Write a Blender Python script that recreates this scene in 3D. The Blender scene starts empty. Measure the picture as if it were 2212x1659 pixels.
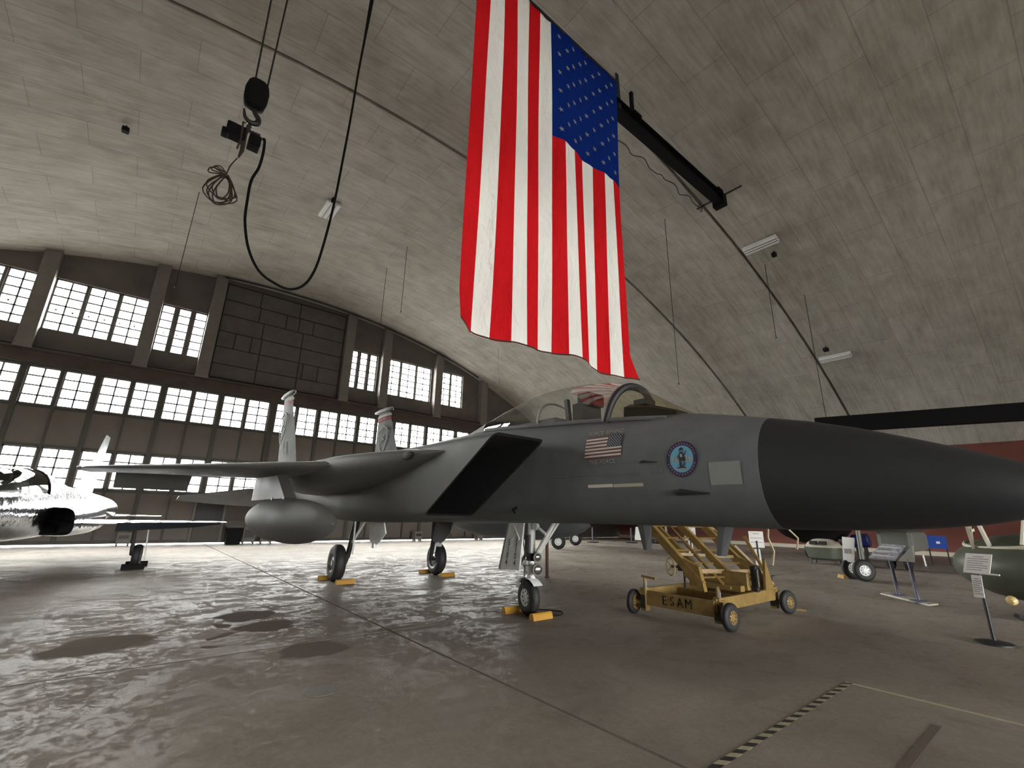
import bpy, bmesh, math, random
from mathutils import Vector, Matrix
random.seed(7)
scene = bpy.context.scene
col = scene.collection
pi = math.pi
sin, cos = math.sin, math.cos

# ------------------------------------------------------------------ camera, sky, exposure
CAMH, PITCH, ROLL, PSI, FPX = 1.5736, 0.2846, 0.0223, 0.6805, 979.74
cam_d = bpy.data.cameras.new('camera'); cam = bpy.data.objects.new('camera', cam_d); col.objects.link(cam)
def _ax(v):
    c, s = cos(PSI), sin(PSI)
    return Vector((c*v[0]+s*v[1], -s*v[0]+c*v[1], v[2]))
_F = _ax((0, cos(PITCH), sin(PITCH)))
_U0 = Vector((0, -sin(PITCH), cos(PITCH))); _R0 = Vector((1, 0, 0))
_R = _ax(cos(ROLL)*_R0+sin(ROLL)*_U0); _U = _ax(-sin(ROLL)*_R0+cos(ROLL)*_U0)
m = Matrix((_R, _U, -_F)).transposed().to_4x4(); m.translation = (0, 0, CAMH)
cam.matrix_world = m
cam_d.sensor_width = 36; cam_d.lens = FPX/2212*36; cam_d.clip_start = 0.05; cam_d.clip_end = 500
scene.camera = cam

SKY = 13.0
world = bpy.data.worlds.new('overcast_sky'); scene.world = world; world.use_nodes = True
bg = world.node_tree.nodes['Background']
bg.inputs[0].default_value = (1.0, 0.985, 0.95, 1); bg.inputs[1].default_value = SKY
scene.view_settings.view_transform = 'Standard'
try: scene.view_settings.look = 'None'
except Exception: pass
scene.view_settings.exposure = 1.9
scene.view_settings.gamma = 1
scene.view_settings.use_curve_mapping = False

DY = 27.3                                     # door wall
XC, APEX, RAD = 5.22, 13.9, 40.0              # barrel vault
ZCEN = APEX-RAD
BACK = -24.0
def arch(x): return ZCEN+math.sqrt(RAD*RAD-(x-XC)**2)

def portal(cx, cy, cz, sx, sz, inward):       # daylight portals in the window openings
    l = bpy.data.lights.new('window_portal', 'AREA'); l.shape = 'RECTANGLE'; l.size = sx; l.size_y = sz
    l.cycles.is_portal = True
    o = bpy.data.objects.new('window_portal', l); col.objects.link(o)
    o.location = (cx, cy, cz)
    o.rotation_euler = (math.radians(-90 if inward < 0 else 90), 0, 0)
for z0, z1 in ((5.7, 7.36), (2.33, 3.97)):
    portal(5.2, DY+.25, (z0+z1)/2, 38, z1-z0, -1)
for x0, x1 in ((-7.05, -4.95), (-4.47, -1.05), (-.58, 1.38), (9.06, 10.86), (11.43, 14.85), (15.5, 17.5)):
    portal((x0+x1)/2, DY+.25, 10.3, x1-x0, 2.48, -1)

# ------------------------------------------------------------------ materials
def nodes_of(mt):
    mt.use_nodes = True
    nt = mt.node_tree
    return nt, nt.nodes, nt.links, nt.nodes['Principled BSDF']
_mats = {}
def M(name, c=(.5, .5, .5), rough=.5, metal=0., spec=.5, vary=.0, vscale=3., bump=0., bscale=40., stretch=None, rvary=0.):
    if name in _mats: return _mats[name]
    mt = bpy.data.materials.new(name); _mats[name] = mt
    nt, N, L, b = nodes_of(mt)
    b.inputs['Base Color'].default_value = (*c, 1); b.inputs['Roughness'].default_value = rough
    b.inputs['Metallic'].default_value = metal; b.inputs['Specular IOR Level'].default_value = spec
    tc = None
    if vary or bump or rvary:
        tc = N.new('ShaderNodeTexCoord')
        src = tc.outputs['Object']
        if stretch:
            mp = N.new('ShaderNodeMapping'); mp.inputs['Scale'].default_value = stretch
            L.new(src, mp.inputs[0]); src = mp.outputs[0]
    if vary or rvary:
        nz = N.new('ShaderNodeTexNoise'); nz.inputs['Scale'].default_value = vscale; nz.inputs['Detail'].default_value = 6
        nz.inputs['Roughness'].default_value = .65
        L.new(src, nz.inputs[0])
        if vary:
            mr = N.new('ShaderNodeMapRange'); mr.inputs[1].default_value = .3; mr.inputs[2].default_value = .7
            mr.inputs[3].default_value = 1-vary; mr.inputs[4].default_value = 1+vary
            L.new(nz.outputs[0], mr.inputs[0])
            mx = N.new('ShaderNodeMix'); mx.data_type = 'RGBA'; mx.blend_type = 'MULTIPLY'; mx.inputs[0].default_value = 1
            mx.inputs[6].default_value = (*c, 1); L.new(mr.outputs[0], mx.inputs[7]); L.new(mx.outputs[2], b.inputs['Base Color'])
        if rvary:
            mr2 = N.new('ShaderNodeMapRange'); mr2.inputs[1].default_value = .3; mr2.inputs[2].default_value = .7
            mr2.inputs[3].default_value = max(0, rough-rvary); mr2.inputs[4].default_value = min(1, rough+rvary)
            L.new(nz.outputs[0], mr2.inputs[0]); L.new(mr2.outputs[0], b.inputs['Roughness'])
    if bump:
        n2 = N.new('ShaderNodeTexNoise'); n2.inputs['Scale'].default_value = bscale; n2.inputs['Detail'].default_value = 4
        L.new(src, n2.inputs[0])
        bp = N.new('ShaderNodeBump'); bp.inputs['Strength'].default_value = bump; bp.inputs['Distance'].default_value = .02
        L.new(n2.outputs[0], bp.inputs['Height']); L.new(bp.outputs[0], b.inputs['Normal'])
    return mt

def glass_mat(name, tint, refl=.12, rough=.02):
    mt = bpy.data.materials.new(name); mt.use_nodes = True
    nt = mt.node_tree; N = nt.nodes; L = nt.links
    N.remove(N['Principled BSDF'])
    tr = N.new('ShaderNodeBsdfTransparent'); tr.inputs[0].default_value = (*tint, 1)
    gl = N.new('ShaderNodeBsdfGlossy'); gl.inputs['Roughness'].default_value = rough
    fr = N.new('ShaderNodeLayerWeight'); fr.inputs['Blend'].default_value = .5
    pw = N.new('ShaderNodeMath'); pw.operation = 'POWER'; pw.inputs[1].default_value = 4.0; L.new(fr.outputs['Facing'], pw.inputs[0])
    ml = N.new('ShaderNodeMath'); ml.operation = 'MULTIPLY'; ml.inputs[1].default_value = .8; L.new(pw.outputs[0], ml.inputs[0])
    ad = N.new('ShaderNodeMath'); ad.operation = 'ADD'; ad.use_clamp = True; ad.inputs[1].default_value = refl
    mx = N.new('ShaderNodeMixShader')
    L.new(ml.outputs[0], ad.inputs[0]); L.new(ad.outputs[0], mx.inputs[0]); L.new(tr.outputs[0], mx.inputs[1]); L.new(gl.outputs[0], mx.inputs[2])
    L.new(mx.outputs[0], N['Material Output'].inputs[0])
    return mt

def cloth_mat(name, c, trans=.45):
    mt = bpy.data.materials.new(name); mt.use_nodes = True
    nt = mt.node_tree; N = nt.nodes; L = nt.links
    N.remove(N['Principled BSDF'])
    d = N.new('ShaderNodeBsdfDiffuse'); t = N.new('ShaderNodeBsdfTranslucent'); mx = N.new('ShaderNodeMixShader')
    tc = N.new('ShaderNodeTexCoord'); mp = N.new('ShaderNodeMapping'); mp.inputs['Scale'].default_value = (2.2, 2.2, .9)
    nz = N.new('ShaderNodeTexNoise'); nz.inputs['Scale'].default_value = 2.2; nz.inputs['Detail'].default_value = 5
    nz.inputs['Distortion'].default_value = 1.2
    bp = N.new('ShaderNodeBump'); bp.inputs['Strength'].default_value = .8; bp.inputs['Distance'].default_value = .12
    L.new(tc.outputs['Object'], mp.inputs[0]); L.new(mp.outputs[0], nz.inputs[0]); L.new(nz.outputs[0], bp.inputs['Height'])
    L.new(bp.outputs[0], d.inputs['Normal']); L.new(bp.outputs[0], t.inputs['Normal'])
    d.inputs[0].default_value = (*c, 1); t.inputs[0].default_value = (*c, 1); mx.inputs[0].default_value = trans
    L.new(d.outputs[0], mx.inputs[1]); L.new(t.outputs[0], mx.inputs[2]); L.new(mx.outputs[0], N['Material Output'].inputs[0])
    return mt

def math_node(N, L, op, a, b=None, clamp=False):
    n = N.new('ShaderNodeMath'); n.operation = op; n.use_clamp = clamp
    for i, v in enumerate((a, b)):
        if v is None: continue
        if isinstance(v, (int, float)): n.inputs[i].default_value = v
        else: L.new(v, n.inputs[i])
    return n.outputs[0]

def concrete_ceiling():
    mt = bpy.data.materials.new('board_marked_concrete'); nt, N, L, b = nodes_of(mt)
    uv = N.new('ShaderNodeUVMap')
    def noise(scale, sx, sy, det=7, dist=0., off=(0, 0)):
        mp = N.new('ShaderNodeMapping'); mp.inputs['Scale'].default_value = (sx, sy, 1); mp.inputs['Location'].default_value = (*off, 0)
        nz = N.new('ShaderNodeTexNoise'); nz.inputs['Scale'].default_value = scale; nz.inputs['Detail'].default_value = det
        nz.inputs['Roughness'].default_value = .62; nz.inputs['Distortion'].default_value = dist
        L.new(uv.outputs[0], mp.inputs[0]); L.new(mp.outputs[0], nz.inputs[0]); return nz.outputs[0]
    big = noise(.11, 1, 1, 6, .6, (13, 5)); mid = noise(.9, 1.0, 1.5, 10, .4); fine = noise(5, .22, 1.9, 10, .2); drip = noise(2.2, .12, 1.6, 6)  # big noise is offset to paint the vault's dim right side darker
    br = N.new('ShaderNodeTexBrick'); mp = N.new('ShaderNodeMapping'); L.new(uv.outputs[0], mp.inputs[0]); L.new(mp.outputs[0], br.inputs[0])
    br.inputs['Scale'].default_value = 1; br.inputs['Brick Width'].default_value = 2.44; br.inputs['Row Height'].default_value = 1.22
    br.inputs['Mortar Size'].default_value = .018; br.inputs['Mortar Smooth'].default_value = .7
    br.inputs['Color1'].default_value = (1, 1, 1, 1); br.inputs['Color2'].default_value = (.93, .93, .92, 1); br.inputs['Mortar'].default_value = (.72, .71, .7, 1)
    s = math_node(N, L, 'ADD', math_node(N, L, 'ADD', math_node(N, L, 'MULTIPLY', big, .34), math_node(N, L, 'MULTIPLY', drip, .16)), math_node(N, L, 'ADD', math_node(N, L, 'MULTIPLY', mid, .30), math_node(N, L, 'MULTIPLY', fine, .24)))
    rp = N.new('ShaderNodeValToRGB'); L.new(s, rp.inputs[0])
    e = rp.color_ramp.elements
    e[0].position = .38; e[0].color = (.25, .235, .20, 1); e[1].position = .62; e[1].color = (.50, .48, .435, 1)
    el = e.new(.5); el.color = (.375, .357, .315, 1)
    mx = N.new('ShaderNodeMix'); mx.data_type = 'RGBA'; mx.blend_type = 'MULTIPLY'; mx.inputs[0].default_value = 1
    L.new(rp.outputs[0], mx.inputs[6]); L.new(br.outputs[0], mx.inputs[7]); L.new(mx.outputs[2], b.inputs['Base Color'])
    b.inputs['Roughness'].default_value = .85; b.inputs['Specular IOR Level'].default_value = .3
    bp = N.new('ShaderNodeBump'); bp.inputs['Strength'].default_value = .5; bp.inputs['Distance'].default_value = .03
    L.new(s, bp.inputs['Height']); L.new(bp.outputs[0], b.inputs['Normal'])
    return mt

def concrete_floor():
    mt = bpy.data.materials.new('worn_sealed_concrete'); nt, N, L, b = nodes_of(mt)
    tc = N.new('ShaderNodeNewGeometry')
    def noise(scale, det=8, dist=0., rough=.6, off=0, sc=(1, 1, 1)):
        mp = N.new('ShaderNodeMapping'); mp.inputs['Location'].default_value = (off, off*.7, 0); mp.inputs['Scale'].default_value = sc
        nz = N.new('ShaderNodeTexNoise'); nz.inputs['Scale'].default_value = scale; nz.inputs['Detail'].default_value = det
        nz.inputs['Roughness'].default_value = rough; nz.inputs['Distortion'].default_value = dist
        L.new(tc.outputs['Position'], mp.inputs[0]); L.new(mp.outputs[0], nz.inputs[0]); return nz.outputs[0]
    def rng(v, a, bb, c, d):
        r = N.new('ShaderNodeMapRange'); r.inputs[1].default_value = a; r.inputs[2].default_value = bb
        r.inputs[3].default_value = c; r.inputs[4].default_value = d; L.new(v, r.inputs[0]); return r.outputs[0]
    big = noise(.28, 5, .8); mid = noise(2.6, 9, .7, .7, 3, (.7, 1, 1)); flake = noise(11, 9, .6, .78, 9, (1, .8, 1)); fine = noise(45, 4, 0, .6, 5)
    # worn flaking of the sealer: patchy gloss
    wear = math_node(N, L, 'ADD', math_node(N, L, 'MULTIPLY', mid, .5), math_node(N, L, 'MULTIPLY', flake, .5))
    wmask = rng(wear, .47, .54, 0, 1)
    # oily smooth stains, and one blot painting the drop tank's dark reflection: (x, y, rx, ry)
    stain_and_reflection = None
    geo = N.new('ShaderNodeSeparateXYZ'); 
    wob = N.new('ShaderNodeTexNoise'); wob.inputs['Scale'].default_value = 2.2; wob.inputs['Detail'].default_value = 6
    L.new(tc.outputs['Position'], wob.inputs[0])
    vadd = N.new('ShaderNodeVectorMath'); vadd.operation = 'SCALE'; vadd.inputs['Scale'].default_value = 0.6
    L.new(wob.outputs['Color'], vadd.inputs[0])
    va = N.new('ShaderNodeVectorMath'); va.operation = 'ADD'; L.new(tc.outputs['Position'], va.inputs[0]); L.new(vadd.outputs[0], va.inputs[1])
    L.new(va.outputs[0], geo.inputs[0])
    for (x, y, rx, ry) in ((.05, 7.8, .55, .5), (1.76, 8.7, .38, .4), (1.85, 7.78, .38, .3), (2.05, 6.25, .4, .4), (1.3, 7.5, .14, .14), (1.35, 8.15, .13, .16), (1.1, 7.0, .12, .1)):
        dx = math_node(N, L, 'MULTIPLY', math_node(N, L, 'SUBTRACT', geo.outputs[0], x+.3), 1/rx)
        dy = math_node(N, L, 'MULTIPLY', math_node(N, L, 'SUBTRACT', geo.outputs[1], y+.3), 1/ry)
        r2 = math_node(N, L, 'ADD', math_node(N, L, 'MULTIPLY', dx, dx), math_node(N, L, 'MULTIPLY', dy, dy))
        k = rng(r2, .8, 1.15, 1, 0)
        stain_and_reflection = k if stain_and_reflection is None else math_node(N, L, 'MAXIMUM', stain_and_reflection, k)
    rp = N.new('ShaderNodeValToRGB'); e = rp.color_ramp.elements
    tone = math_node(N, L, 'ADD', math_node(N, L, 'MULTIPLY', big, .6), math_node(N, L, 'ADD', math_node(N, L, 'MULTIPLY', mid, .3), math_node(N, L, 'MULTIPLY', fine, .1)))
    L.new(tone, rp.inputs[0])
    e[0].position = .36; e[0].color = (.20, .176, .15, 1); e[1].position = .64; e[1].color = (.42, .377, .33, 1)
    mx = N.new('ShaderNodeMix'); mx.data_type = 'RGBA'; L.new(math_node(N, L, 'MULTIPLY', math_node(N, L, 'MAXIMUM', stain_and_reflection, math_node(N, L, 'MULTIPLY', wmask, .35)), .6), mx.inputs[0])
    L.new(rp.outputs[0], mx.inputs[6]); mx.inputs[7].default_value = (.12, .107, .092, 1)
    L.new(mx.outputs[2], b.inputs['Base Color'])
    ro = math_node(N, L, 'ADD', rng(wmask, 0, 1, .24, .6), math_node(N, L, 'MULTIPLY', stain_and_reflection, .5), True)
    L.new(ro, b.inputs['Roughness'])
    b.inputs['Specular IOR Level'].default_value = .0
    # thin worn sealer: a weak sheen over the matt slab, lost where it has flaked off
    gl = N.new('ShaderNodeBsdfGlossy'); L.new(ro, gl.inputs['Roughness'])
    lw = N.new('ShaderNodeLayerWeight'); lw.inputs['Blend'].default_value = .5
    fac = math_node(N, L, 'ADD', math_node(N, L, 'MULTIPLY', math_node(N, L, 'POWER', lw.outputs['Facing'], 5.0), .20), .022)
    fac = math_node(N, L, 'MULTIPLY', fac, math_node(N, L, 'SUBTRACT', 1.0, math_node(N, L, 'MULTIPLY', math_node(N, L, 'MAXIMUM', math_node(N, L, 'MULTIPLY', wmask, .75), stain_and_reflection), .9)))
    ms = N.new('ShaderNodeMixShader'); L.new(fac, ms.inputs[0]); L.new(b.outputs[0], ms.inputs[1]); L.new(gl.outputs[0], ms.inputs[2])
    L.new(ms.outputs[0], N['Material Output'].inputs[0])
    hgt = math_node(N, L, 'ADD', math_node(N, L, 'MULTIPLY', math_node(N, L, 'MULTIPLY', wear, math_node(N, L, 'SUBTRACT', 1.0, stain_and_reflection)), 1.0), math_node(N, L, 'MULTIPLY', fine, .06))
    bp = N.new('ShaderNodeBump'); bp.inputs['Strength'].default_value = .35; bp.inputs['Distance'].default_value = .02
    L.new(hgt, bp.inputs['Height']); L.new(bp.outputs[0], b.inputs['Normal']); L.new(bp.outputs[0], gl.inputs['Normal'])
    return mt

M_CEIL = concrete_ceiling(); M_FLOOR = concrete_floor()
M_GROUND = M('outdoor_apron', (.16, .155, .15), .9)
M_GABLE = M('gable_plaster', (.115, .10, .088), .85, vary=.22, vscale=.8, bump=.2)
M_BAND = M('header_steel_brown', (.065, .048, .04), .7, vary=.25, vscale=2)
M_PIL = M('pillar_concrete', (.17, .158, .14), .8, vary=.15, vscale=2)
M_DOORP = M('door_panel_taupe', (.125, .108, .094), .6, vary=.1, vscale=1.2)
M_DOORF = M('door_frame_steel', (.055, .05, .04), .6, vary=.2, vscale=3)
M_MUNT = M('window_bar_grey', (.16, .16, .16), .6)
M_PATCH = M('blanking_panel', (.10, .09, .08), .75, vary=.18, vscale=1.5)
M_PATCHB = M('blanking_back', (.035, .032, .03), .9)
M_RED = M('red_wall_paint', (.19, .066, .05), .7, vary=.15, vscale=.9)
M_PANE = glass_mat('window_pane_glass', (.97, .98, .98), .02)
M_JET = M('ghost_grey_paint', (.13, .141, .148), .5, spec=.3, vary=.14, vscale=2.2, bump=.05, bscale=90, rvary=.08)
M_JETL = M('light_grey_paint', (.11, .111, .106), .6, spec=.22, vary=.12, vscale=2.0, rvary=.08)
M_RADOME = M('radome_grey', (.020, .022, .025), .55, vary=.1, vscale=3)
M_DUCT = M('intake_black', (.012, .012, .013), .8)
M_TIRE = M('tyre_rubber', (.012, .012, .013), .65, vary=.2, vscale=9)
M_WHITE = M('gear_white_paint', (.62, .64, .62), .4, vary=.12, vscale=8)
M_HUB = M('hub_white', (.75, .78, .78), .35)
M_STEEL = M('bare_steel', (.35, .35, .35), .35, .8)
M_DARK = M('dark_steel', (.03, .03, .032), .5, .3)
M_BLACK = M('black_paint', (.005, .005, .006), .75, spec=.2)
M_CHROME = M('polished_aluminium', (.42, .44, .46), .13, 1., vary=.15, vscale=5, bump=1.0, bscale=3.4)
M_FINMETAL = M('brushed_aluminium', (.10, .104, .108), .45, 1., vary=.25, vscale=4)
M_YEL = M('yellow_equipment_paint', (.215, .14, .042), .5, vary=.28, vscale=6, bump=.1)
M_CHOCK = M('yellow_chock', (.4, .21, .02), .6, vary=.12, vscale=9)
M_GLASS = glass_mat('canopy_glass', (.96, .97, .96), .13, .03)
M_WSCR = glass_mat('windscreen_glass', (.93, .88, .74), .02, .03)
M_LENS = M('lamp_lens', (.30, .30, .285), .12, .9)
M_ROPE = M('brown_rope', (.05, .036, .028), .9)
M_PAPER = M('white_paper', (.80, .80, .78), .6)
M_INK = M('printed_ink_grey', (.30, .30, .31), .7)
M_PURPLE = M('post_bluegrey', (.13, .13, .19), .5)
M_OLIVE = M('olive_drab', (.075, .085, .06), .45, vary=.2, vscale=3)
M_CREAM = M('cream_frame', (.50, .47, .38), .6)
M_BLUE = M('blue_board', (.02, .07, .36), .5)
M_RUST = M('rusty_brown_pipe', (.085, .035, .025), .7, vary=.2, vscale=12)
M_GREY = M('parked_jet_grey', (.14, .145, .13), .5, vary=.1)

# ------------------------------------------------------------------ mesh helpers
def spl(pts, r, k=5):
    P = [Vector(p) for p in pts]; rs = list(r) if isinstance(r, (list, tuple)) else [r]*len(P); out = []; ro = []
    for i in range(len(P)-1):
        p0, p1, p2, p3 = P[max(i-1, 0)], P[i], P[i+1], P[min(i+2, len(P)-1)]
        for j in range(k):
            t = j/k; out.append(.5*((2*p1)+(p2-p0)*t+(2*p0-5*p1+4*p2-p3)*t*t+(3*p1-p0-3*p2+p3)*t**3)); ro.append(rs[i]+(rs[i+1]-rs[i])*t)
    return out+[P[-1]], ro+[rs[-1]]
class MB:
    def __init__(s): s.v = []; s.f = []; s.mi = []
    def add(s, vs, fs, mi=0):
        o = len(s.v); s.v += [tuple(v) for v in vs]; s.f += [tuple(i+o for i in f) for f in fs]; s.mi += [mi]*len(fs); return s
    def box(s, x0, x1, y0, y1, z0, z1, mi=0):
        return s.add([(x0, y0, z0), (x1, y0, z0), (x1, y1, z0), (x0, y1, z0), (x0, y0, z1), (x1, y0, z1), (x1, y1, z1), (x0, y1, z1)],
                     [(0, 3, 2, 1), (4, 5, 6, 7), (0, 1, 5, 4), (1, 2, 6, 5), (2, 3, 7, 6), (3, 0, 4, 7)], mi)
    def bar(s, a, b, w, h=None, up=(0, 0, 1), mi=0):
        a = Vector(a); b = Vector(b); h = h or w; d = (b-a).normalized(); u = Vector(up)
        if abs(d.dot(u)) > .98: u = Vector((1, 0, 0))
        r = d.cross(u).normalized()*w/2; u = r.cross(d).normalized()*h/2
        vs = [a-r-u, a+r-u, a+r+u, a-r+u, b-r-u, b+r-u, b+r+u, b-r+u]
        return s.add(vs, [(0, 3, 2, 1), (4, 5, 6, 7), (0, 1, 5, 4), (1, 2, 6, 5), (2, 3, 7, 6), (3, 0, 4, 7)], mi)
    def tube(s, pts, r, n=8, caps=True, mi=0):
        pts = [Vector(p) for p in pts]; rs = r if isinstance(r, (list, tuple)) else [r]*len(pts)
        rings = []; prev = None
        for i, p in enumerate(pts):
            d = (pts[min(i+1, len(pts)-1)]-pts[max(i-1, 0)]).normalized()
            if prev is None:
                u = Vector((0, 0, 1)) if abs(d.z) < .9 else Vector((1, 0, 0))
                a = d.cross(u).normalized()
            else:
                a = (prev-d*prev.dot(d)); a = a.normalized() if a.length > 1e-6 else d.orthogonal().normalized()
            prev = a; b = d.cross(a)
            rings.append([p+(a*cos(t)+b*sin(t))*rs[i] for t in [2*pi*k/n for k in range(n)]])
        return s.loft(rings, True, caps, mi)
    def loft(s, rings, closed=True, caps=True, mi=0):
        n = len(rings[0]); vs = [p for r in rings for p in r]; fs = []
        for i in range(len(rings)-1):
            for k in range(n if closed else n-1):
                k2 = (k+1) % n
                fs.append((i*n+k, i*n+k2, (i+1)*n+k2, (i+1)*n+k))
        if caps and closed:
            fs.append(tuple(range(n-1, -1, -1))); fs.append(tuple((len(rings)-1)*n+k for k in range(n)))
        return s.add(vs, fs, mi)
    def cable(s, pts, r, n=8, k=5, mi=0):
        pts, rr = spl(pts, r, k); return s.tube(pts, rr, n, True, mi)
    def lathe(s, c, axis, prof, n=24, caps=True, mi=0):   # prof: (along, radius)
        c = Vector(c); ax = Vector(axis).normalized(); u = Vector((0, 0, 1)) if abs(ax.z) < .9 else Vector((1, 0, 0))
        a = ax.cross(u).normalized(); b = ax.cross(a)
        return s.loft([[c+ax*t+(a*cos(2*pi*k/n)+b*sin(2*pi*k/n))*max(r, 1e-4) for k in range(n)] for t, r in prof], True, caps, mi)
    def prism(s, poly, off, mi=0):      # poly: 3d points, extruded by vector
        n = len(poly); off = Vector(off); vs = [Vector(p) for p in poly]+[Vector(p)+off for p in poly]
        fs = [tuple(range(n-1, -1, -1)), tuple(range(n, 2*n))]+[(k, (k+1) % n, n+(k+1) % n, n+k) for k in range(n)]
        return s.add(vs, fs, mi)

def obj(name, mb, mats, parent=None, smooth=False, angle=35, bevel=0, label=None):
    if not isinstance(mats, (list, tuple)): mats = [mats]
    me = bpy.data.meshes.new(name)
    off = Vector((0, 0, 0))
    p = parent
    while p is not None: off += p.location; p = p.parent
    base = None
    vs = [Vector(v)-off for v in mb.v]
    org = Vector((0, 0, 0))
    if parent is None:                   # top-level mesh: origin at its base
        xs = [v.x for v in vs]; ys = [v.y for v in vs]; zs = [v.z for v in vs]
        org = Vector(((min(xs)+max(xs))/2, (min(ys)+max(ys))/2, min(zs)))
        vs = [v-org for v in vs]
    me.from_pydata([tuple(v) for v in vs], [], mb.f)
    for mt in mats: me.materials.append(mt)
    if len(mats) > 1:
        me.polygons.foreach_set('material_index', mb.mi)
    bm = bmesh.new(); bm.from_mesh(me); bmesh.ops.remove_doubles(bm, verts=bm.verts, dist=1e-5)
    bmesh.ops.recalc_face_normals(bm, faces=bm.faces)
    if smooth:
        for f in bm.faces: f.smooth = True
        lim = math.radians(angle)
        for e in bm.edges:
            if len(e.link_faces) == 2 and e.calc_face_angle(0) > lim: e.smooth = False
    bm.to_mesh(me); bm.free()
    o = bpy.data.objects.new(name, me); col.objects.link(o); o.location = org
    if parent: o.parent = parent
    if bevel:
        b = o.modifiers.new('bevel', 'BEVEL'); b.width = bevel; b.segments = 2; b.limit_method = 'ANGLE'
    if label: o['label'] = label
    return o
def empty(name, loc, parent=None):
    o = bpy.data.objects.new(name, None); col.objects.link(o); o.location = loc
    if parent:
        off = Vector((0, 0, 0)); p = parent
        while p is not None: off += p.location; p = p.parent
        o.location = Vector(loc)-off; o.parent = parent
    o.empty_display_size = .2
    return o
def tag(o, label, cat, group=None):
    o['label'] = label; o['category'] = cat
    if group: o['group'] = group
    return o
def struct(o, label=None):
    o['kind'] = 'structure'
    if label: o['label'] = label
    return o
def share(src, parent, loc, scale=None):
    o = src.copy(); col.objects.link(o); o.parent = parent; o.location = loc
    if scale: o.scale = scale
    return o
def text_mesh(s, size, bold=0.):
    cu = bpy.data.curves.new('letters', 'FONT'); cu.body = s; cu.offset = bold; cu.size = size; cu.align_x = 'CENTER'; cu.resolution_u = 2
    to = bpy.data.objects.new('letters', cu); col.objects.link(to)
    dg = bpy.context.evaluated_depsgraph_get(); me = bpy.data.meshes.new_from_object(to.evaluated_get(dg))
    vs = [v.co.copy() for v in me.vertices]; fs = [tuple(p.vertices) for p in me.polygons]
    bpy.data.objects.remove(to); bpy.data.curves.remove(cu); bpy.data.meshes.remove(me)
    return vs, fs

# ------------------------------------------------------------------ floor: slabs with open joints
XL, XR = XC-30.3, XC+30.3
base = struct(obj('floor', MB().box(XL, XR, BACK, DY+.1, -.3, -.035), M_DARK), 'worn sealed concrete hangar floor in large slabs with open joints')
gx = [XL, -16.8, -6.8, 3.2, 13.2, 23.2, XR]; gy = [BACK, -13.47, -3.47, 6.53, 16.53+3, DY+.1]
g = .018
for i in range(len(gx)-1):
    for j in range(len(gy)-1):
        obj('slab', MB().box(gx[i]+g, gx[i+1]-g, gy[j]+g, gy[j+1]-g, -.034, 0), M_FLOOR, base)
struct(obj('ground_outdoors', MB().box(-90, 100, DY+.12, DY+150, -.4, -.06), M_GROUND), 'pale concrete apron outside the doors')
struct(obj('ground_outdoors', MB().box(-90, 100, BACK-150, BACK-.3, -.4, -.06), M_GROUND), 'pale concrete apron behind the hangar')

# ------------------------------------------------------------------ barrel vault with two construction joints
def relief(y):
    o = 0.
    for yj in (11.5, 6.75):
        d = yj-y; k = 1 if yj == 11.5 else .55
        if 0 <= d < 1.9: o += .20*d/1.9*k
        elif 1.9 <= d < 4.6: o += .20*(1-(d-1.9)/2.7)*k
    return o
def under(x, y): return arch(x)+relief(y)
def vault(name, xa, xb, mat, label, n=72, ys=None, wall=False):
    ta = math.asin((xa-XC)/RAD); tb = math.asin((xb-XC)/RAD)
    def prof(y):
        o = 0.
        for yj in (11.5, 6.75):
            d = yj-y
            if 0 <= d < 1.9: o += .20*(d/1.9)**1.0*(1 if yj == 11.5 else .55)
            elif 1.9 <= d < 4.6: o += .20*(1-(d-1.9)/2.7)*(1 if yj == 11.5 else .55)
            if abs(d) < .05: o += .16
        return o
    if ys is None:
        ys = [BACK+i*1.5 for i in range(int((6.2-BACK)/1.5))]
        ys += [4.85, 5.6, 6.2, 6.6, 6.69, 6.701, 6.799, 6.81, 7.3, 8, 8.6, 9.2, 9.6, 10.1, 10.6, 11.1, 11.44, 11.451, 11.549, 11.56, 12.5, 14, 16, 18, 20, 22, 24, 26, DY+.3]
        ys = sorted(set(round(y, 3) for y in ys))
    vs = []; uvs = []
    for y in ys:
        for k in range(n+1):
            t = ta+(tb-ta)*k/n; r = RAD+(0 if wall else prof(y))
            vs.append((XC+r*sin(t), y, ZCEN+r*cos(t))); uvs.append((RAD*t, y))
    fs = []
    for j in range(len(ys)-1):
        for k in range(n):
            a = j*(n+1)+k; fs.append((a, a+1, a+n+2, a+n+1))
    nv = len(vs)                                  # outer shell surface, so the vault has thickness
    for y in (ys[0], ys[-1]):
        for k in range(n+1):
            t = ta+(tb-ta)*k/n; vs.append((XC+(RAD+.7)*sin(t), y, ZCEN+(RAD+.7)*cos(t))); uvs.append((RAD*t, y))
    for k in range(n):
        a = nv+k; fs.append((a, a+n+1, a+n+2, a+1))
        fs.append((k, a, a+1, k+1)); b0 = (len(ys)-1)*(n+1)+k; fs.append((b0+1, a+n+2, a+n+1, b0))
    me = bpy.data.meshes.new(name); me.from_pydata(vs, [], fs); me.materials.append(mat)
    ul = me.uv_layers.new(name='UVMap')
    for lp in me.loops: ul.data[lp.index].uv = uvs[lp.vertex_index]
    for p in me.polygons: p.use_smooth = True
    me.set_sharp_from_angle(angle=math.radians(14))
    o = bpy.data.objects.new(name, me); col.objects.link(o); return struct(o, label)
XRED = XC+24.78
vault('ceiling', XL, XRED, M_CEIL, 'stained grey concrete barrel vault ceiling with board marks')
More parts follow.
